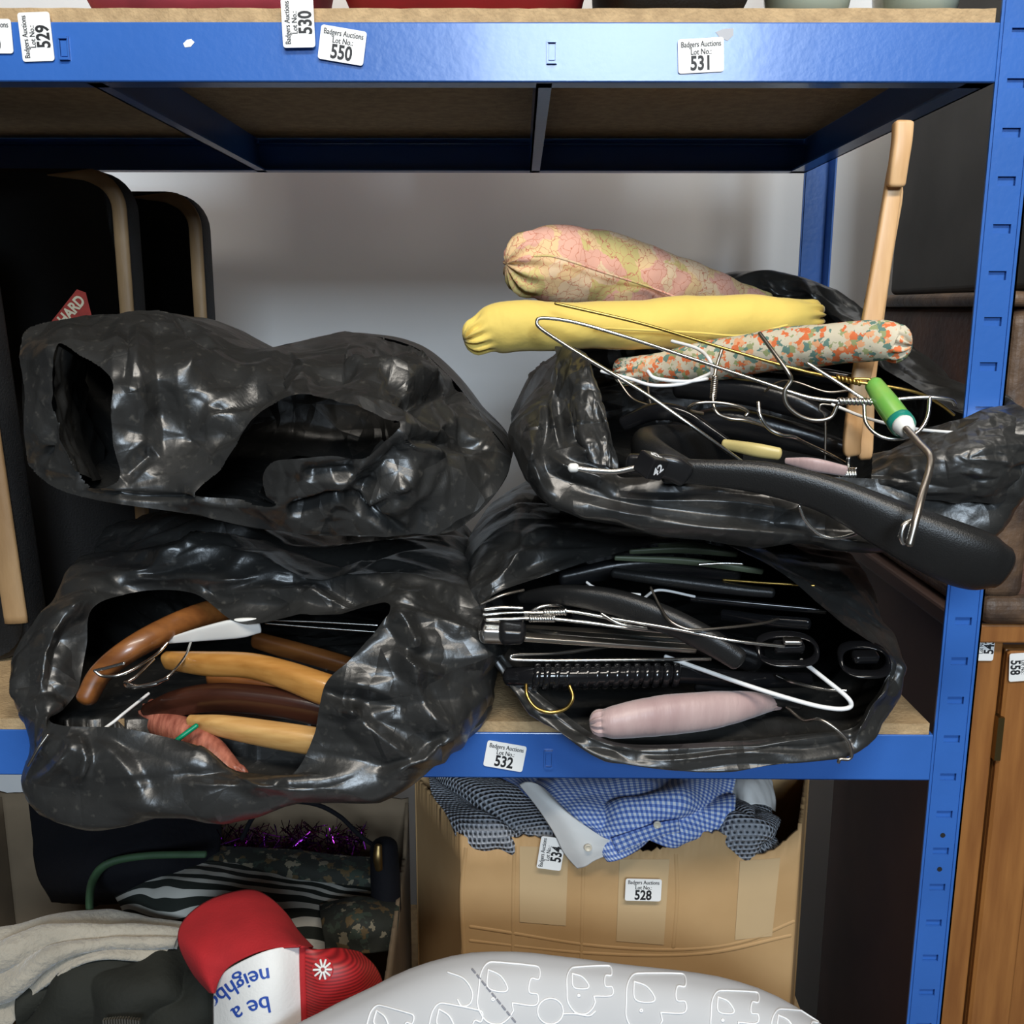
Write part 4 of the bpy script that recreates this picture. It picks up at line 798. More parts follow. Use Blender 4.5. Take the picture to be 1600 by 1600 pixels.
# --- lower left bag
hanger('wooden_hanger', 'brown curved wooden hanger leaning at the left of lower left bag', 'coat hanger', [(136, 1090, -.01, 22), (160, 1050, .0, 24), (212, 1010, .01, 27), (285, 974, .05, 28), (345, 956, .09, 28), (400, 950, .14, 26)], 'brownwood', flat=.7, power=3)
hanger('plastic_hanger', 'white flat plastic hanger end beside the brown wooden one', 'coat hanger', [(255, 1003, .03, 4), (310, 992, .02, 12), (370, 982, .01, 18), (404, 977, .01, 14)], 'whiteplastic', flat=.25, power=4)
hanger('wooden_hanger', 'honey varnished wooden hanger in the middle of lower left bag', 'coat hanger', [(262, 1032, .02, 15), (320, 1037, .0, 20), (390, 1040, -.01, 21), (450, 1056, -.02, 24), (510, 1078, -.03, 27), (570, 1095, -.03, 25)], 'orangewood', flat=.7, power=3,
       hook=[[(298, 1005, .02), (290, 1025, .0), (270, 1050, -.02), (245, 1068, -.03), (215, 1072, -.03), (195, 1066, -.025)]], hr=2.5)
hanger('wooden_hanger', 'dark brown wooden hanger below the honey varnished one', 'coat hanger', [(232, 1113, .01, 15), (280, 1098, .0, 22), (340, 1090, -.01, 24), (420, 1096, -.015, 25), (500, 1110, -.02, 26), (560, 1125, -.02, 26)], 'darkwood', flat=.7, power=3)
hanger('wooden_hanger', 'pale wooden hanger lowest in lower left bag', 'coat hanger', [(298, 1127, -.02, 11), (350, 1135, -.03, 19), (420, 1147, -.035, 23), (490, 1158, -.04, 24), (540, 1165, -.04, 23)], 'lightwood', flat=.7, power=3)
hanger('wooden_hanger', 'shadowed tan wooden hanger behind the dark brown one', 'coat hanger', [(330, 1060, .06, 14), (420, 1075, .05, 16), (520, 1098, .04, 16)], 'brownwood', flat=.7, power=3)
hanger('wooden_hanger', 'shadowed wooden hanger deep at the back of lower left bag', 'coat hanger', [(400, 1000, .14, 14), (500, 1030, .13, 18), (600, 1060, .12, 18)], 'brownwood', flat=.7, power=3)
wires('green coated rod at the bottom of lower left bag', [[(262, 1168, -.055), (285, 1150, -.05), (307, 1134, -.045)]], 4.2, 'greenrod', 'coated_rod', None, 'rod', None)
padded('rust pink satin padded hanger end in lower left bag', [(240, 1120, .02, 26), (290, 1152, -.01, 34), (330, 1182, -.035, 34), (368, 1214, -.05, 24)], 'rust', 31, .0016)
wires('large silver hook in front of the brown wooden hanger', [[(262, 1004, .01), (245, 1022, .0), (215, 1042, -.02), (185, 1055, -.03), (160, 1056, -.03), (148, 1048, -.03)], [(148, 1048, -.03), (165, 1044, -.03), (194, 1036, -.03)]], 2.6, 'steel')
wires('small silver hook with thick white tip', [[(240, 1030, .01), (215, 1055, -.01), (196, 1068, -.02), (205, 1074, -.03), (235, 1069, -.03), (262, 1060, -.03)]], 2.8, 'steel')
for lab_, st_ in zip(['upper of two thin straight steel rods in lower left bag', 'lower of two thin straight steel rods in lower left bag'], [[(415, 969, .03), (500, 972, .03), (590, 977, .03)], [(415, 974, .025), (500, 981, .025), (595, 988, .025)]]): wires(lab_, [st_], 1.7, 'steel')
wires('short white wire end at the lower edge of lower left bag', [[(165, 1137, -.06), (180, 1126, -.05), (193, 1115, -.04), (232, 1084, .0)]], 2.6, 'whitewire')
for lab_, st_ in zip(['dull wire poking out in front of lower left bag corner', 'dull wire lying on the shelf at the left edge'], [[(75, 1148, -.08), (58, 1172, -.085), (44, 1196, -.085)], [(2, 1165, .02), (20, 1148, .02), (40, 1134, .02)]]): wires(lab_, [st_], 2.4, 'dullsteel')

# ------------------------------------------------------------ middle cardboard box with clothes
ZB0 = ZB+BH+.0105
BX = [P(720, 1308, .07), P(1252, 1305, .07), P(1262, 1225, .30), P(648, 1222, .21)]
bxt = thing('cardboard_box', 'tan cardboard box with torn rim full of shirts and knitwear', 'box', (float((BX[0][0]+BX[1][0])/2), .18, ZB0))
def carton_wall(a, b, prof, m, parent, thick=.004, n=60, name='box_wall', seed=0, z0=ZB0, bulge=.0):
    """wall from a to b (XY) with top heights given by prof [(t, z)], torn edge"""
    r = np.random.RandomState(seed); t = np.linspace(0, 1, n); z = np.interp(t, [q[0] for q in prof], [q[1] for q in prof])+.0012*r.randn(n)
    dx, dy = b[0]-a[0], b[1]-a[1]; L_ = math.hypot(dx, dy); nx, ny = -dy/L_, dx/L_; V = []; nz = 14
    for side in (0, thick):
        for j in range(nz):
            for i in range(n):
                f = j/(nz-1); zz = z0+(z[i]-z0)*f; bl = -bulge*math.sin(math.pi*t[i])*math.sin(math.pi*min(1, f))
                V.append((a[0]+dx*t[i]+nx*(side+bl), a[1]+dy*t[i]+ny*(side+bl), zz))
    k = n*nz; F = grid_faces(nz, n)+[tuple(reversed(f)) for f in grid_faces(nz, n, off=k)]
    top = (nz-1)*n; F += [(top+i, top+i+1, k+top+i+1, k+top+i) for i in range(n-1)]+[(i+1, i, k+i, k+i+1) for i in range(n-1)]
    F += [(j*n, (j+1)*n, k+(j+1)*n, k+j*n) for j in range(nz-1)]+[(j*n+n-1, k+j*n+n-1, k+(j+1)*n+n-1, (j+1)*n+n-1) for j in range(nz-1)]
    return mobj(name, V, F, m, parent)
def zt_(px, py, Y): return float(P(px, py, Y)[2])
def tX(px): return float((P(px, 1310, .07)[0]-BX[0][0])/(BX[1][0]-BX[0][0]))
prof = [(tX(px), zt_(px, py, .07)) for px, py in ((720, 1308), (760, 1312), (830, 1308), (880, 1318), (960, 1334), (1020, 1330), (1060, 1322), (1075, 1308), (1120, 1298), (1142, 1310), (1155, 1334), (1180, 1340), (1210, 1330), (1240, 1305), (1252, 1290))]
fw = carton_wall(BX[0], BX[1], prof, M['card'], bxt, n=120, seed=3, bulge=.006)
carton_wall(BX[3], BX[0], [(0, zt_(648, 1212, .21)), (.6, zt_(692, 1262, .13)), (1, zt_(720, 1308, .07))], M['card'], bxt, seed=4)
carton_wall(BX[1], BX[2], [(0, zt_(1252, 1288, .07)), (1, zt_(1255, 1200, .30))], M['card'], bxt, seed=5)
carton_wall(BX[2], BX[3], [(0, zt_(1255, 1200, .30)), (1, zt_(648, 1212, .21))], M['card'], bxt, seed=6)
box('bottom', (BX[0][0]+.01, BX[1][0]-.01, .08, .29, ZB0+.001, ZB0+.006), M['card'], bxt)
def on_front(px, py, dy=.0): return P(px, py, .07-.006*0-dy)
bvh = BVHTree.FromPolygons([v.co+Vector(wloc(bxt)) for v in fw.data.vertices], [tuple(p.vertices) for p in fw.data.polygons])
def cast(bv_, px, py, off=.0008):
    d = ray(px, py); d /= np.linalg.norm(d); loc, nrm, i, dist = bv_.ray_cast(Vector(CAM), Vector(d))
    if loc is None: return None
    if nrm.dot(Vector(d)) > 0: nrm = -nrm
    return np.array(loc+nrm*off)
def decal(name, poly4, m, parent, bv_, n=10, off=.0008, th_=.0006):
    """patch laid on a surface: poly4 = tl,tr,br,bl pixels"""
    V = []
    for o_ in (off, off-th_):
        for j in range(n):
            for i in range(n):
                u, v_ = i/(n-1), j/(n-1); q = [(poly4[0][k]*(1-u)+poly4[1][k]*u)*(1-v_)+(poly4[3][k]*(1-u)+poly4[2][k]*u)*v_ for k in (0, 1)]
                c_ = cast(bv_, q[0], q[1], o_); V.append(c_ if c_ is not None else V[-1])
    F = [tuple(reversed(f)) for f in grid_faces(n, n)]+grid_faces(n, n, off=n*n); return mobj(name, V, F, m, parent)
for a in ([(812, 1322), (888, 1324), (884, 1446), (812, 1440)], [(968, 1342), (1046, 1342), (1037, 1476), (963, 1470)], [(1156, 1345), (1219, 1340), (1206, 1462), (1148, 1468)]):
    o = decal('packing_tape', a, M['tape'], bxt, bvh, 8); o.parent = fw
def crease(pts, r=1.6):
    V = [cast(bvh, a, b, -.0024) for a, b in pts]; V, F = wire_mesh(V, .0032, 30, 14); o = mobj('crease', V, F, M['card'], bxt); o.parent = fw
for a in ([(728, 1325), (722, 1400), (726, 1510)], [(804, 1322), (802, 1400), (801, 1500)], [(912, 1330), (910, 1420), (908, 1500)], [(1056, 1335), (1058, 1400), (1052, 1480)],
          [(735, 1448), (800, 1458), (930, 1478), (1060, 1484), (1160, 1472), (1240, 1440)], [(735, 1470), (930, 1490), (1100, 1490), (1235, 1462)]): crease(a)
lot_label('534', 861, 1333, .060, 82, 'white lot label 534 stuck sideways at the rim of the cardboard box', 36, 25)
lot_label('528', 1005, 1390, .0605, -1, 'white lot label 528 on the front of the tan cardboard box', 37, 25)

def cloth(name, ctrl, nu, nv, m, label=None, cat=None, parent=None, amp=.004, scale=14, seed=1, uvs=1.0, thick=.0015, group=None, fold=None):
    G = grid_cr([[P(*q) for q in r] for r in ctrl], nu, nv); N = grid_normals(G); G = G+N*(amp*crumple(G, scale, seed, 8)+amp*.5*wob(G, scale*2.5, seed+4))[..., None]
    if fold:
        uu, vv = np.meshgrid(np.linspace(0, 1, nu), np.linspace(0, 1, nv)); ph = fold[0]*uu+fold[1]*vv+.25*np.sin(5*uu+2*vv)+.12*np.sin(11*uu-7*vv); G = G+N*(fold[2]*(1-2*np.abs(np.sin(math.pi*ph))))[..., None]
    du = np.linalg.norm(np.diff(G, axis=1), axis=2).mean(axis=0); dv = np.linalg.norm(np.diff(G, axis=0), axis=2).mean(axis=1)
    U, Vv = np.meshgrid(np.concatenate([[0], np.cumsum(du)])*uvs, np.concatenate([[0], np.cumsum(dv)])*uvs)
    o = mobj(name, G, grid_faces(nv, nu), m, parent, uv=np.stack([U, Vv], 2))
    sm = o.modifiers.new('thickness', 'SOLIDIFY'); sm.thickness = thick; sm.offset = 0
    if label: props(o, label, cat, group)
    return o, G
cloth('knitwear', [[(668, 1190, .22), (715, 1195, .24), (780, 1200, .26), (860, 1205, .25)], [(674, 1225, .175), (730, 1215, .17), (790, 1222, .18), (860, 1235, .18)], [(690, 1262, .14), (750, 1258, .115), (810, 1262, .12), (870, 1270, .13)], [(712, 1304, .085), (770, 1300, .078), (820, 1300, .08), (880, 1306, .085)], [(722, 1350, .088), (775, 1345, .088), (825, 1345, .088), (880, 1345, .09)]], 110, 90, M['crochet'], 'grey crochet knit at the left side of the cardboard box', 'knitwear', amp=.005, scale=13, seed=5, fold=(2.2, -1.6, .008))
cloth('knitwear', [[(1105, 1275, .17), (1130, 1262, .16), (1170, 1255, .16), (1205, 1268, .17)], [(1105, 1290, .12), (1135, 1270, .10), (1180, 1265, .10), (1212, 1290, .12)], [(1110, 1310, .09), (1140, 1295, .075), (1190, 1295, .075), (1216, 1312, .09)], [(1115, 1350, .09), (1150, 1340, .078), (1190, 1342, .078), (1214, 1345, .09)]], 70, 60, M['crochet'], 'grey crochet knit rolled at the right side of the cardboard box', 'knitwear', amp=.004, scale=16, seed=9, fold=(1.2, 1.4, .006))
sh, Gsh = cloth('shirt', [[(740, 1205, .24), (860, 1205, .2), (960, 1205, .2), (1060, 1205, .2), (1150, 1210, .2)], [(790, 1225, .17), (880, 1228, .13), (970, 1224, .12), (1060, 1222, .13), (1145, 1235, .15)], [(850, 1262, .1), (910, 1262, .075), (980, 1250, .07), (1060, 1250, .075), (1140, 1268, .1)], [(900, 1300, .065), (935, 1300, .05), (990, 1290, .052), (1060, 1290, .065), (1130, 1300, .09)], [(945, 1336, .055), (962, 1338, .05), (1000, 1322, .058), (1060, 1318, .072), (1120, 1322, .09)]], 120, 100, M['gingham'], 'blue and white gingham shirt with white collar over the box rim', 'shirt', amp=.005, scale=13, seed=12, fold=(2.6, 1.8, .006))
o, _ = cloth('collar', [[(812, 1226, .10), (822, 1222, .095), (836, 1224, .09), (850, 1232, .088)], [(840, 1262, .07), (858, 1258, .06), (875, 1262, .055), (890, 1272, .053)], [(866, 1302, .058), (890, 1296, .047), (915, 1300, .044), (938, 1306, .044)], [(880, 1330, .056), (905, 1328, .045), (930, 1326, .043), (960, 1318, .046)], [(902, 1357, .056), (915, 1354, .05), (930, 1345, .047), (962, 1332, .048)]], 40, 60, M['whitecloth'], amp=.001, scale=12, seed=3, parent=None)
o.parent = sh; o.matrix_parent_inverse = Matrix.Translation(-sh.location)
o, _ = cloth('placket', [[(955, 1310, .040), (990, 1298, .042), (1030, 1285, .05), (1060, 1280, .058)], [(965, 1333, .042), (1000, 1318, .044), (1035, 1305, .052), (1062, 1300, .06)]], 40, 14, M['gingham'], amp=.001, seed=4); o.parent = sh; o.matrix_parent_inverse = Matrix.Translation(-sh.location)
for bx_, by_, Yb in ((919, 1325, .038), (1027, 1289, .046)):
    c = P(bx_, by_, Yb); th_ = np.linspace(0, 2*math.pi, 18, endpoint=False); G = np.array([[c+np.array([r_*math.cos(a), dy, r_*math.sin(a)]) for a in th_] for r_, dy in ((.0005, .0), (.0022, .0), (.0026, -.0008), (.0036, -.0008), (.0040, .0004), (.0036, .0016))])
    o = mobj('button', G, closed_faces(6, 18), M['button']); o.parent = sh; o.matrix_parent_inverse = Matrix.Translation(-sh.location)
cloth('white_garment', [[(1125, 1205, .24), (1160, 1205, .22), (1190, 1205, .22), (1205, 1212, .24)], [(1135, 1228, .19), (1165, 1225, .17), (1190, 1228, .18), (1208, 1240, .2)], [(1142, 1262, .17), (1165, 1258, .14), (1190, 1256, .15), (1212, 1268, .18)]], 50, 40, M['whitecloth'], 'white garment tucked at the right back of the cardboard box', 'garment', amp=.005, scale=15, seed=17)

# ------------------------------------------------------------ left carton with clothes and cap
zr = .80; q0 = P(40, 1600, .0)
LB = [(-.66, -.055), (float(P(606, 1552, -.055)[0]), -.055), (float(P(640, 1330, .30)[0]), .30), (-.66, .30)]
lb = thing('carton', 'dark walled carton at lower left holding clothes and a cap', 'box', (-.4, .12, ZB0))
carton_wall(LB[0], LB[1], [(0, .70), (.70, .70), (.80, zt_(530, 1592, -.055)), (.86, zt_(560, 1572, -.055)), (1, zt_(606, 1545, -.055))], M['card'], lb, seed=14, n=90)
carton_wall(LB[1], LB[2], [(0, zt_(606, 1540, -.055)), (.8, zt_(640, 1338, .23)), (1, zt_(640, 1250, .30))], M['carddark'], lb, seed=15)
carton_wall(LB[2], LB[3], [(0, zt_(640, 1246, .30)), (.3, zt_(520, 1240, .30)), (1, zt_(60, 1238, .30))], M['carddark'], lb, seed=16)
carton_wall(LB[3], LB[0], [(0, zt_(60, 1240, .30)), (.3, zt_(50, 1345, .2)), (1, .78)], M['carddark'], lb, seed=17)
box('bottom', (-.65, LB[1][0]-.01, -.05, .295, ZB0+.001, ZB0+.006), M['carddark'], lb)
cloth('navy_bag', [[(40, 1215, .28), (130, 1215, .26), (240, 1215, .26), (340, 1225, .28)], [(50, 1280, .22), (130, 1280, .18), (240, 1280, .18), (345, 1290, .22)], [(60, 1360, .18), (130, 1370, .13), (240, 1360, .13), (340, 1350, .18)], [(80, 1410, .2), (140, 1410, .17), (240, 1400, .17), (330, 1390, .2)]], 50, 50, M['navy'], 'dark navy cloth bag at the back of the left carton', 'bag', amp=.004, seed=22, thick=.004)
cloth('striped_scarf', [[(160, 1368, .20), (250, 1345, .18), (350, 1345, .17), (480, 1365, .17), (595, 1385, .18)], [(175, 1395, .15), (260, 1375, .12), (360, 1385, .11), (480, 1405, .12), (592, 1415, .15)], [(190, 1420, .12), (260, 1415, .09), (360, 1425, .08), (480, 1440, .09), (588, 1445, .12)], [(205, 1450, .10), (270, 1455, .08), (360, 1470, .07), (470, 1490, .08), (560, 1490, .11)]], 100, 70, M['zebra'], 'black and white zebra striped scarf in the left carton', 'scarf', amp=.004, scale=14, seed=25, uvs=5.5)
cloth('animal_print_cloth', [[(160, 1345, .22), (280, 1328, .21), (420, 1325, .2), (585, 1338, .2)], [(150, 1370, .2), (280, 1345, .18), (420, 1345, .17), (590, 1365, .17)], [(140, 1420, .17), (240, 1372, .16), (420, 1372, .155), (592, 1388, .16)]], 90, 30, M['animal'], 'dark animal print cloth behind the zebra scarf', 'cloth', amp=.003, seed=27)
sweep('green_binding', PL([(146, 1462, .05), (140, 1410, .075), (147, 1372, .10), (172, 1348, .115), (230, 1337, .12), (320, 1335, .12)]), [.006, .008, .007, .005, .004, .003], [.004]*6, M['greencloth'], None, 60, 12)
props(bpy.data.objects['green_binding'], 'dark green binding strip curving round the zebra scarf', 'binding')
cloth('animal_print_cloth', [[(500, 1415, .12), (560, 1405, .11), (625, 1405, .12)], [(505, 1450, .07), (560, 1440, .06), (622, 1440, .08)], [(510, 1490, .06), (560, 1490, .05), (615, 1485, .06)]], 50, 40, M['animal'], 'crumpled animal print cloth beside the red cap', 'cloth', amp=.005, seed=31)
cloth('wool_scarf', [[(-60, 1470, .02), (20, 1462, .03), (90, 1440, .05), (180, 1438, .06), (285, 1452, .06)], [(-60, 1510, -.01), (20, 1490, -.01), (90, 1462, .01), (180, 1455, .03), (280, 1468, .03)], [(-60, 1560, -.02), (10, 1540, -.02), (80, 1492, -.01), (170, 1475, .01), (270, 1480, .02)], [(-60, 1640, -.02), (0, 1610, -.02), (60, 1540, -.01), (140, 1500, .0), (240, 1492, .02)]], 110, 80, M['wool'], 'cream knitted wool scarf at the left edge of the left carton', 'scarf', amp=.004, scale=11, seed=35, thick=.004, fold=(.6, 3.4, .008))
jk, _ = cloth('jacket', [[(40, 1520, .02), (130, 1480, .03), (230, 1470, .04), (330, 1480, .04)], [(30, 1570, -.02), (120, 1520, -.01), (230, 1510, .0), (330, 1530, .0)], [(20, 1640, -.03), (120, 1580, -.03), (230, 1565, -.03), (350, 1580, -.02)], [(10, 1690, -.03), (120, 1650, -.035), (230, 1640, -.035), (360, 1640, -.03)]], 90, 80, M['olive'], 'dark olive jacket with a metal zip in front of the wool scarf', 'jacket', amp=.007, scale=11, seed=41, thick=.003, fold=(3.2, 1.2, .006))
for i in range(14):
    c = P(163+i*4.2, 1597-2.5*math.sin(i/13*3.1), -.052); o = mobj('zip_tooth', boxv(c[0]-.0008, c[0]+.0008, c[1]-.002, c[1]+.002, c[2]-.003, c[2]+.003), BOXF, M['zip'], None, False); o.parent = jk; o.matrix_parent_inverse = Matrix.Translation(-jk.location)
wire('strap', [(378, 1310, .2), (400, 1272, .2), (440, 1254, .2), (490, 1256, .2), (530, 1275, .2), (565, 1308, .2), (600, 1330, .2)], 4, M['navy'], None, 60)
props(bpy.data.objects['strap'], 'thin black strap arching over the purple tinsel', 'strap')
tb = thing('black_tube', 'black tube with brass ring standing in the left carton', 'tube', P(600, 1400, .15))
path, ra, rb = arm([(600, 1325, .14, 26), (602, 1370, .13, 28), (604, 1420, .12, 28)], 1, .9); sweep('body', path, ra, rb, M['navy'], tb, 30, 20)
path = PL([(591, 1322, .105), (590, 1340, .10), (592, 1358, .10)]); sweep('ring', path, [.003]*3, [.004, .005, .004], M['brass'], tb, 16, 12)
r = np.random.RandomState(4); mb = MB()
for i in range(900):
    c = P(270+300*r.rand(), 1290+45*r.rand()**.8, .2+.05*r.rand()); d = r.randn(3); d /= np.linalg.norm(d); e = np.cross(d, r.randn(3)); e /= np.linalg.norm(e); L_ = .004+.008*r.rand()
    mb.add([c-d*L_-e*.0006, c-d*L_+e*.0006, c+d*L_+e*.0006, c+d*L_-e*.0006], [(0, 1, 2, 3)])
o = mb.build('tinsel', M['tinsel'], None, False); props(o, 'shiny purple tinsel at the back of the left carton', 'tinsel', None, 'stuff')
# cap
cap = thing('cap', 'red trucker cap lying upside down with white lettered front', 'cap', P(440, 1560, .0))
def cpatch(name, ctrl, nu, nv, m, parent, amp=0, seed=1, thick=.002):
    G = grid_cr([[P(*q) for q in r_] for r_ in ctrl], nu, nv)
    if amp: G = G+grid_normals(G)*(amp*crumple(G, 14, seed, 8))[..., None]
    o = mobj(name, G, grid_faces(nv, nu), m, parent); sm = o.modifiers.new('thickness', 'SOLIDIFY'); sm.thickness = thick; sm.offset = 0; return o, G
b0 = [(328, 1550), (300, 1517), (279, 1470), (290, 1435), (332, 1405), (385, 1391), (415, 1399), (445, 1426), (466, 1456), (489, 1481)]
b1 = [(335, 1552), (340, 1536), (350, 1519), (362, 1508), (380, 1498), (398, 1490), (415, 1485), (432, 1482), (450, 1480), (468, 1479)]
bY = [-.06, -.06, -.045, -.02, .0, .01, .01, -.01, -.03, -.05]
cpatch('brim', [[(a[0]*(1-f)+b[0]*f, a[1]*(1-f)+b[1]*f, y*(1-f)-.082*f-.012*math.sin(math.pi*f)) for a, b, y in zip(b0, b1, bY)] for f in (0, .25, .5, .75, 1)], 70, 40, M['red'], cap, .0006)
pw, Gp = cpatch('front_panel', [[(335, 1540, -.07), (355, 1516, -.082), (395, 1494, -.088), (430, 1482, -.085), (468, 1478, -.07)], [(334, 1575, -.075), (362, 1550, -.09), (400, 1535, -.098), (435, 1528, -.095), (470, 1525, -.078)], [(335, 1620, -.08), (365, 1595, -.096), (400, 1580, -.104), (435, 1575, -.10), (473, 1572, -.082)], [(340, 1680, -.08), (368, 1660, -.1), (400, 1650, -.106), (435, 1645, -.1), (474, 1640, -.082)]], 40, 40, M['capwhite'], cap)
mn, Gm = cpatch('mesh_side', [[(468, 1478, -.07), (495, 1484, -.07), (530, 1482, -.06), (562, 1488, -.045)], [(470, 1525, -.078), (505, 1520, -.085), (550, 1508, -.075), (585, 1510, -.05)], [(473, 1572, -.082), (510, 1565, -.09), (560, 1545, -.08), (597, 1536, -.05)], [(474, 1640, -.082), (515, 1625, -.088), (560, 1595, -.08), (600, 1570, -.05)]], 40, 40, M['rednet'], cap)
def bvh_of(G): return BVHTree.FromPolygons([Vector(v) for v in G.reshape(-1, 3)], grid_faces(G.shape[0], G.shape[1]))
bw = bvh_of(Gp); mb = MB()
def cap_text(body, size, x0, y0, ang, bend):
    v, f = text_mesh(body, size, 0, .95); v = np.vstack([v, v+[1.1, .3, 0]]); f = f+[tuple(i+len(v)//2 for i in t) for t in f]; v[:, 0] -= v[:, 0].min(); out = []
    for x, y, _ in v:
        a = math.radians(ang+bend*x/2); b_ = math.radians(ang+bend*x); px = x0+x*math.cos(a)+y*math.sin(b_)*-1; py = y0-(x*math.sin(a)+y*math.cos(b_)); out.append((px, py))
    pts = [cast(bw, a, b, .0016) for a, b in out]
    ff = [t for t in f if all(pts[i] is not None for i in t)]; mb.add([p_ if p_ is not None else (0, 0, 0) for p_ in pts], ff) if ff else None
def clean(mb):
    keep = sorted({i for f in mb.F for i in f}); mp = {k: i for i, k in enumerate(keep)}; mb.V = [mb.V[k] for k in keep]; mb.F = [tuple(mp[i] for i in f) for f in mb.F]
cap_text('neighbour', 35, 421, 1522, 187, .42); cap_text('be a', 37, 421, 1566, 189, .4)
clean(mb); o = mb.build('lettering', M['blueink'], cap, False); o.parent = pw; o.location = Vector((0, 0, 0))
bm_ = bvh_of(Gm); mb = MB(); ringp = [cast(bm_, 505+16*math.cos(a), 1515+18*math.sin(a), .0015) for a in np.linspace(0, 2*math.pi, 24, endpoint=False)]
bd = mobj('badge', ringp, [tuple(range(24))], M['red'], cap, False); bd.parent = mn
for k in range(10):
    a = 2*math.pi*k/10; V, F = wire_mesh([cast(bm_, 505+4*math.cos(a), 1515+4*math.sin(a), .002), cast(bm_, 505+13*math.cos(a), 1515+14*math.sin(a), .002)], .0010, 6, 6); mb.add(V, F)
o = mb.build('badge_flower', M['capwhite'], cap); o.parent = mn
sweep('seam_piping', [cast(bvh_of(Gm), 473+.03*(y-1480), y, .001) if cast(bvh_of(Gm), 473+.03*(y-1480), y) is not None else P(471, y, -.08) for y in (1482, 1520, 1560, 1595)], [.0025]*4, [.003]*4, M['red'], cap, 30, 10)

# ------------------------------------------------------------ round padded mat in front
cu = thing('play_mat', 'large round pale grey padded mat printed with white elephants', 'mat', (.03, -.145, 0))
zc_ = .437; nv, nu = 90, 160; RX, RZ, RY = .475, .437, .078; V = []
c0 = P(868, 1503, -.145); CXm = float(c0[0]); top = float(c0[2]); zc_ = top-RZ if top-RZ > 0 else RZ
RZ = top/2; zc_ = RZ; RX = .445
a = np.linspace(0, 2*math.pi, nu, endpoint=False); G = []
for j in range(nv):
    t = -1+2*j/(nv-1); rr = (1-abs(t)**2.6)**(1/2.6) if abs(t) < 1 else 0; rr = max(rr, .004) if 0 else rr
    G.append(np.stack([CXm+RX*np.cos(a)*max(rr, .003), np.full(nu, -.145)+RY*t, zc_+RZ*np.sin(a)*max(rr, .003)], 1))
G = np.array(G); N_ = grid_normals(G, True); G = G+N_*(.006*wob(G, 14, 3)+.003*crumple(G, 6, 5))[..., None]; G[..., 2] = np.maximum(G[..., 2], .001)
mobj('cover', G, closed_faces(nv, nu), M['cushion'], cu)
cf = grid_faces(nv, nu, True); bc = BVHTree.FromPolygons([Vector(v) for v in G.reshape(-1, 3)], cf)
E = [[(-.35, -.55), (-.62, -.50), (-.75, -.25), (-.75, .15), (-.72, .5), (-.5, .8), (-.2, .85), (0, .7), (.1, .5)], [(-.6, -.35), (-.55, .05), (-.2, .1), (-.1, 0), (-.3, -.25), (-.6, -.35)],
     [(-.35, -.55), (.3, -.58), (.55, -.55), (.58, -.3), (.4, -.28), (.4, .02), (.6, .05), (.58, .3), (.05, .32)], [(.1, .5), (.05, .32)]]
mb = MB()
def stroke(pts, r=.0007, m_=None):
    q = [cast(bc, a_, b_, .0006) for a_, b_ in cr(pts, max(8, 5*len(pts)))]; q = [p_ for p_ in q if p_ is not None]
    if len(q) > 3: V, F = wire_mesh(q, r, len(q), 6); mb.add(V, F)
def elephant(cx, cy, s_, ang):
    ca, sa = math.cos(math.radians(ang)), math.sin(math.radians(ang))
    for st in E: stroke([(cx+s_*(x*ca-y*sa), cy+s_*(x*sa+y*ca)) for x, y in st])
    e_ = [(cx+s_*((-.4+.03*math.cos(t))*ca-(.3+.03*math.sin(t))*sa), cy+s_*((-.4+.03*math.cos(t))*sa+(.3+.03*math.sin(t))*ca)) for t in np.linspace(0, 6.28, 7)]; stroke(e_)
for a_ in ((925, 1540, 52, 0), (1030, 1560, 68, 3), (1152, 1580, 54, 5), (800, 1545, 68, 8), (715, 1605, 58, 14), (1245, 1610, 54, 8), (612, 1605, 50, 18)): elephant(*a_)
stroke([(860+20*math.cos(t), 1580+20*math.sin(t)) for t in np.linspace(0, 6.28, 14)]); stroke([(880, 1584), (900, 1584), (920, 1587), (930, 1580)])
stroke([(700, 1520), (725, 1530), (738, 1550), (735, 1568), (722, 1572), (715, 1562)])
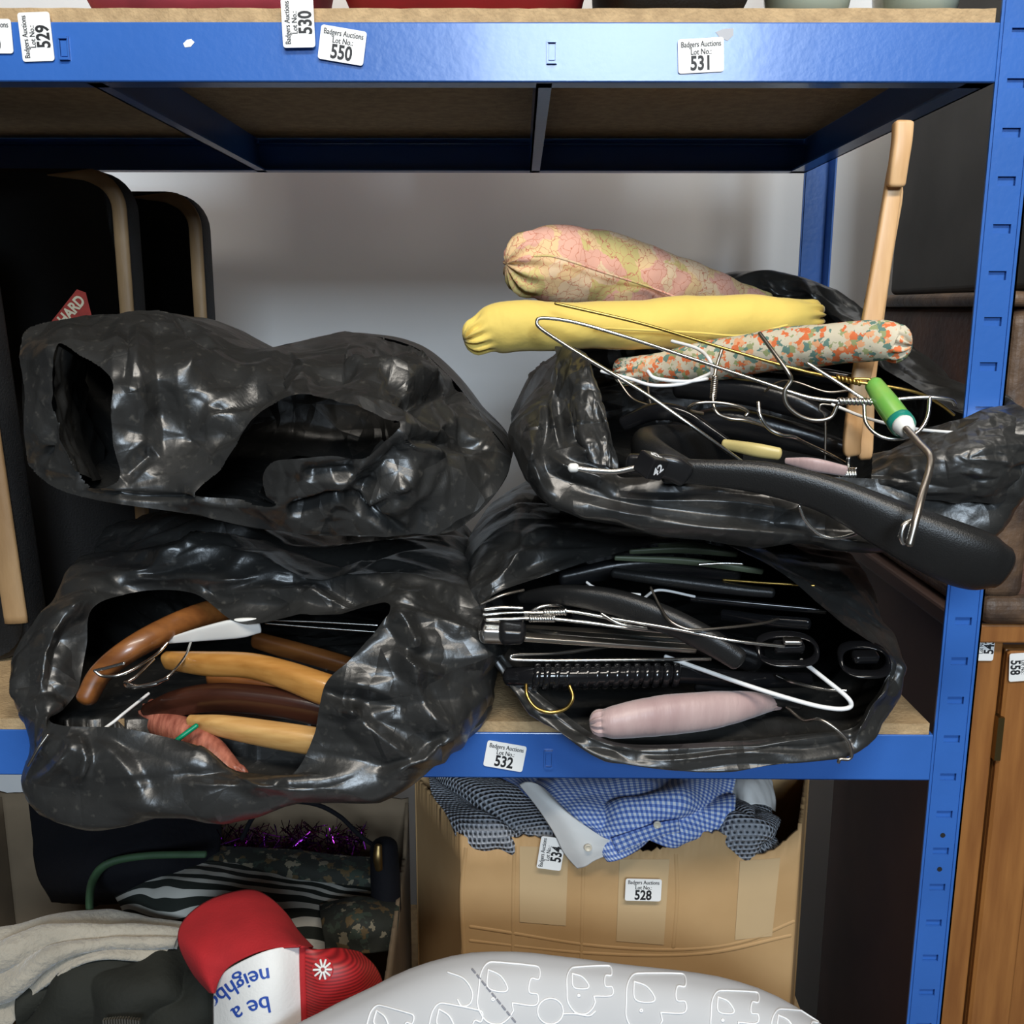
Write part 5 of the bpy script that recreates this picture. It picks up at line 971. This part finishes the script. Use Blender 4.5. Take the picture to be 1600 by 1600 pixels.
mb.build('elephant_print', M['print'], cu); mb = MB()
for k in range(9):
    f0, f1 = k/9, (k+.6)/9; stroke([(738+70*f0, 1515+85*f0), (738+70*f1, 1515+85*f1)], .0008)
mb.build('stitching', M['stitch'], cu)

# ------------------------------------------------------------ things on the upper shelf (only their feet show; unseen height added to block the near lamp)
ZU = ZT+BH-.0015+.0132
def bundle(name, label, cat, x0, x1, y0, y1, h, m, seed, amp=.006, power=3.5):
    X0, X1 = float(P(x0, 10, y0)[0]), float(P(x1, 10, y0)[0]); cx, cy = (X0+X1)/2, (y0+y1)/2; n1, n2 = 30, 60; a = np.linspace(0, 2*math.pi, n2, endpoint=False); G = []
    e = 2/power; ca, sa = np.sign(np.cos(a))*abs(np.cos(a))**e, np.sign(np.sin(a))*abs(np.sin(a))**e
    for j in range(n1):
        t = -1+2*j/(n1-1); rr = max((1-abs(t)**5)**(1/5), .02); G.append(np.stack([cx+(X1-X0)/2*ca*rr, cy+(y1-y0)/2*sa*rr, np.full(n2, ZU+h/2+h/2*t)], 1))
    G = np.array(G); G = G+grid_normals(G, True)*(amp*crumple(G, 10, seed))[..., None]; G[..., 2] = np.maximum(G[..., 2], ZU+.0005)
    o = mobj(name, G, closed_faces(n1, n2), m); props(o, label, cat); return o
bundle('cloth_bundle', 'pink red cloth bundle at the left of the upper shelf', 'cloth', 60, 465, .03, .3, .36, M['pinkcloth'], 3)
bundle('holdall', 'red holdall in the middle of the upper shelf', 'bag', 490, 940, .015, .3, .38, M['redbag'], 7, .003)
bundle('black_case', 'black case right of the red holdall on the upper shelf', 'case', 948, 1205, .03, .3, .36, M['blackcase'], 9, .002, 6)
bundle('glass_vase', 'grey green glass piece in the upper shelf next to the black case', 'glassware', 1215, 1360, .05, .16, .34, M['glass'], 11, .001, 2.2)
bundle('glass_vase', 'grey green glass piece nearest the right post on the upper shelf', 'glassware', 1400, 1535, .05, .16, .34, M['glass'], 13, .001, 2.2)
for o in bpy.data.objects:
    if '_top' in o: del o['_top']
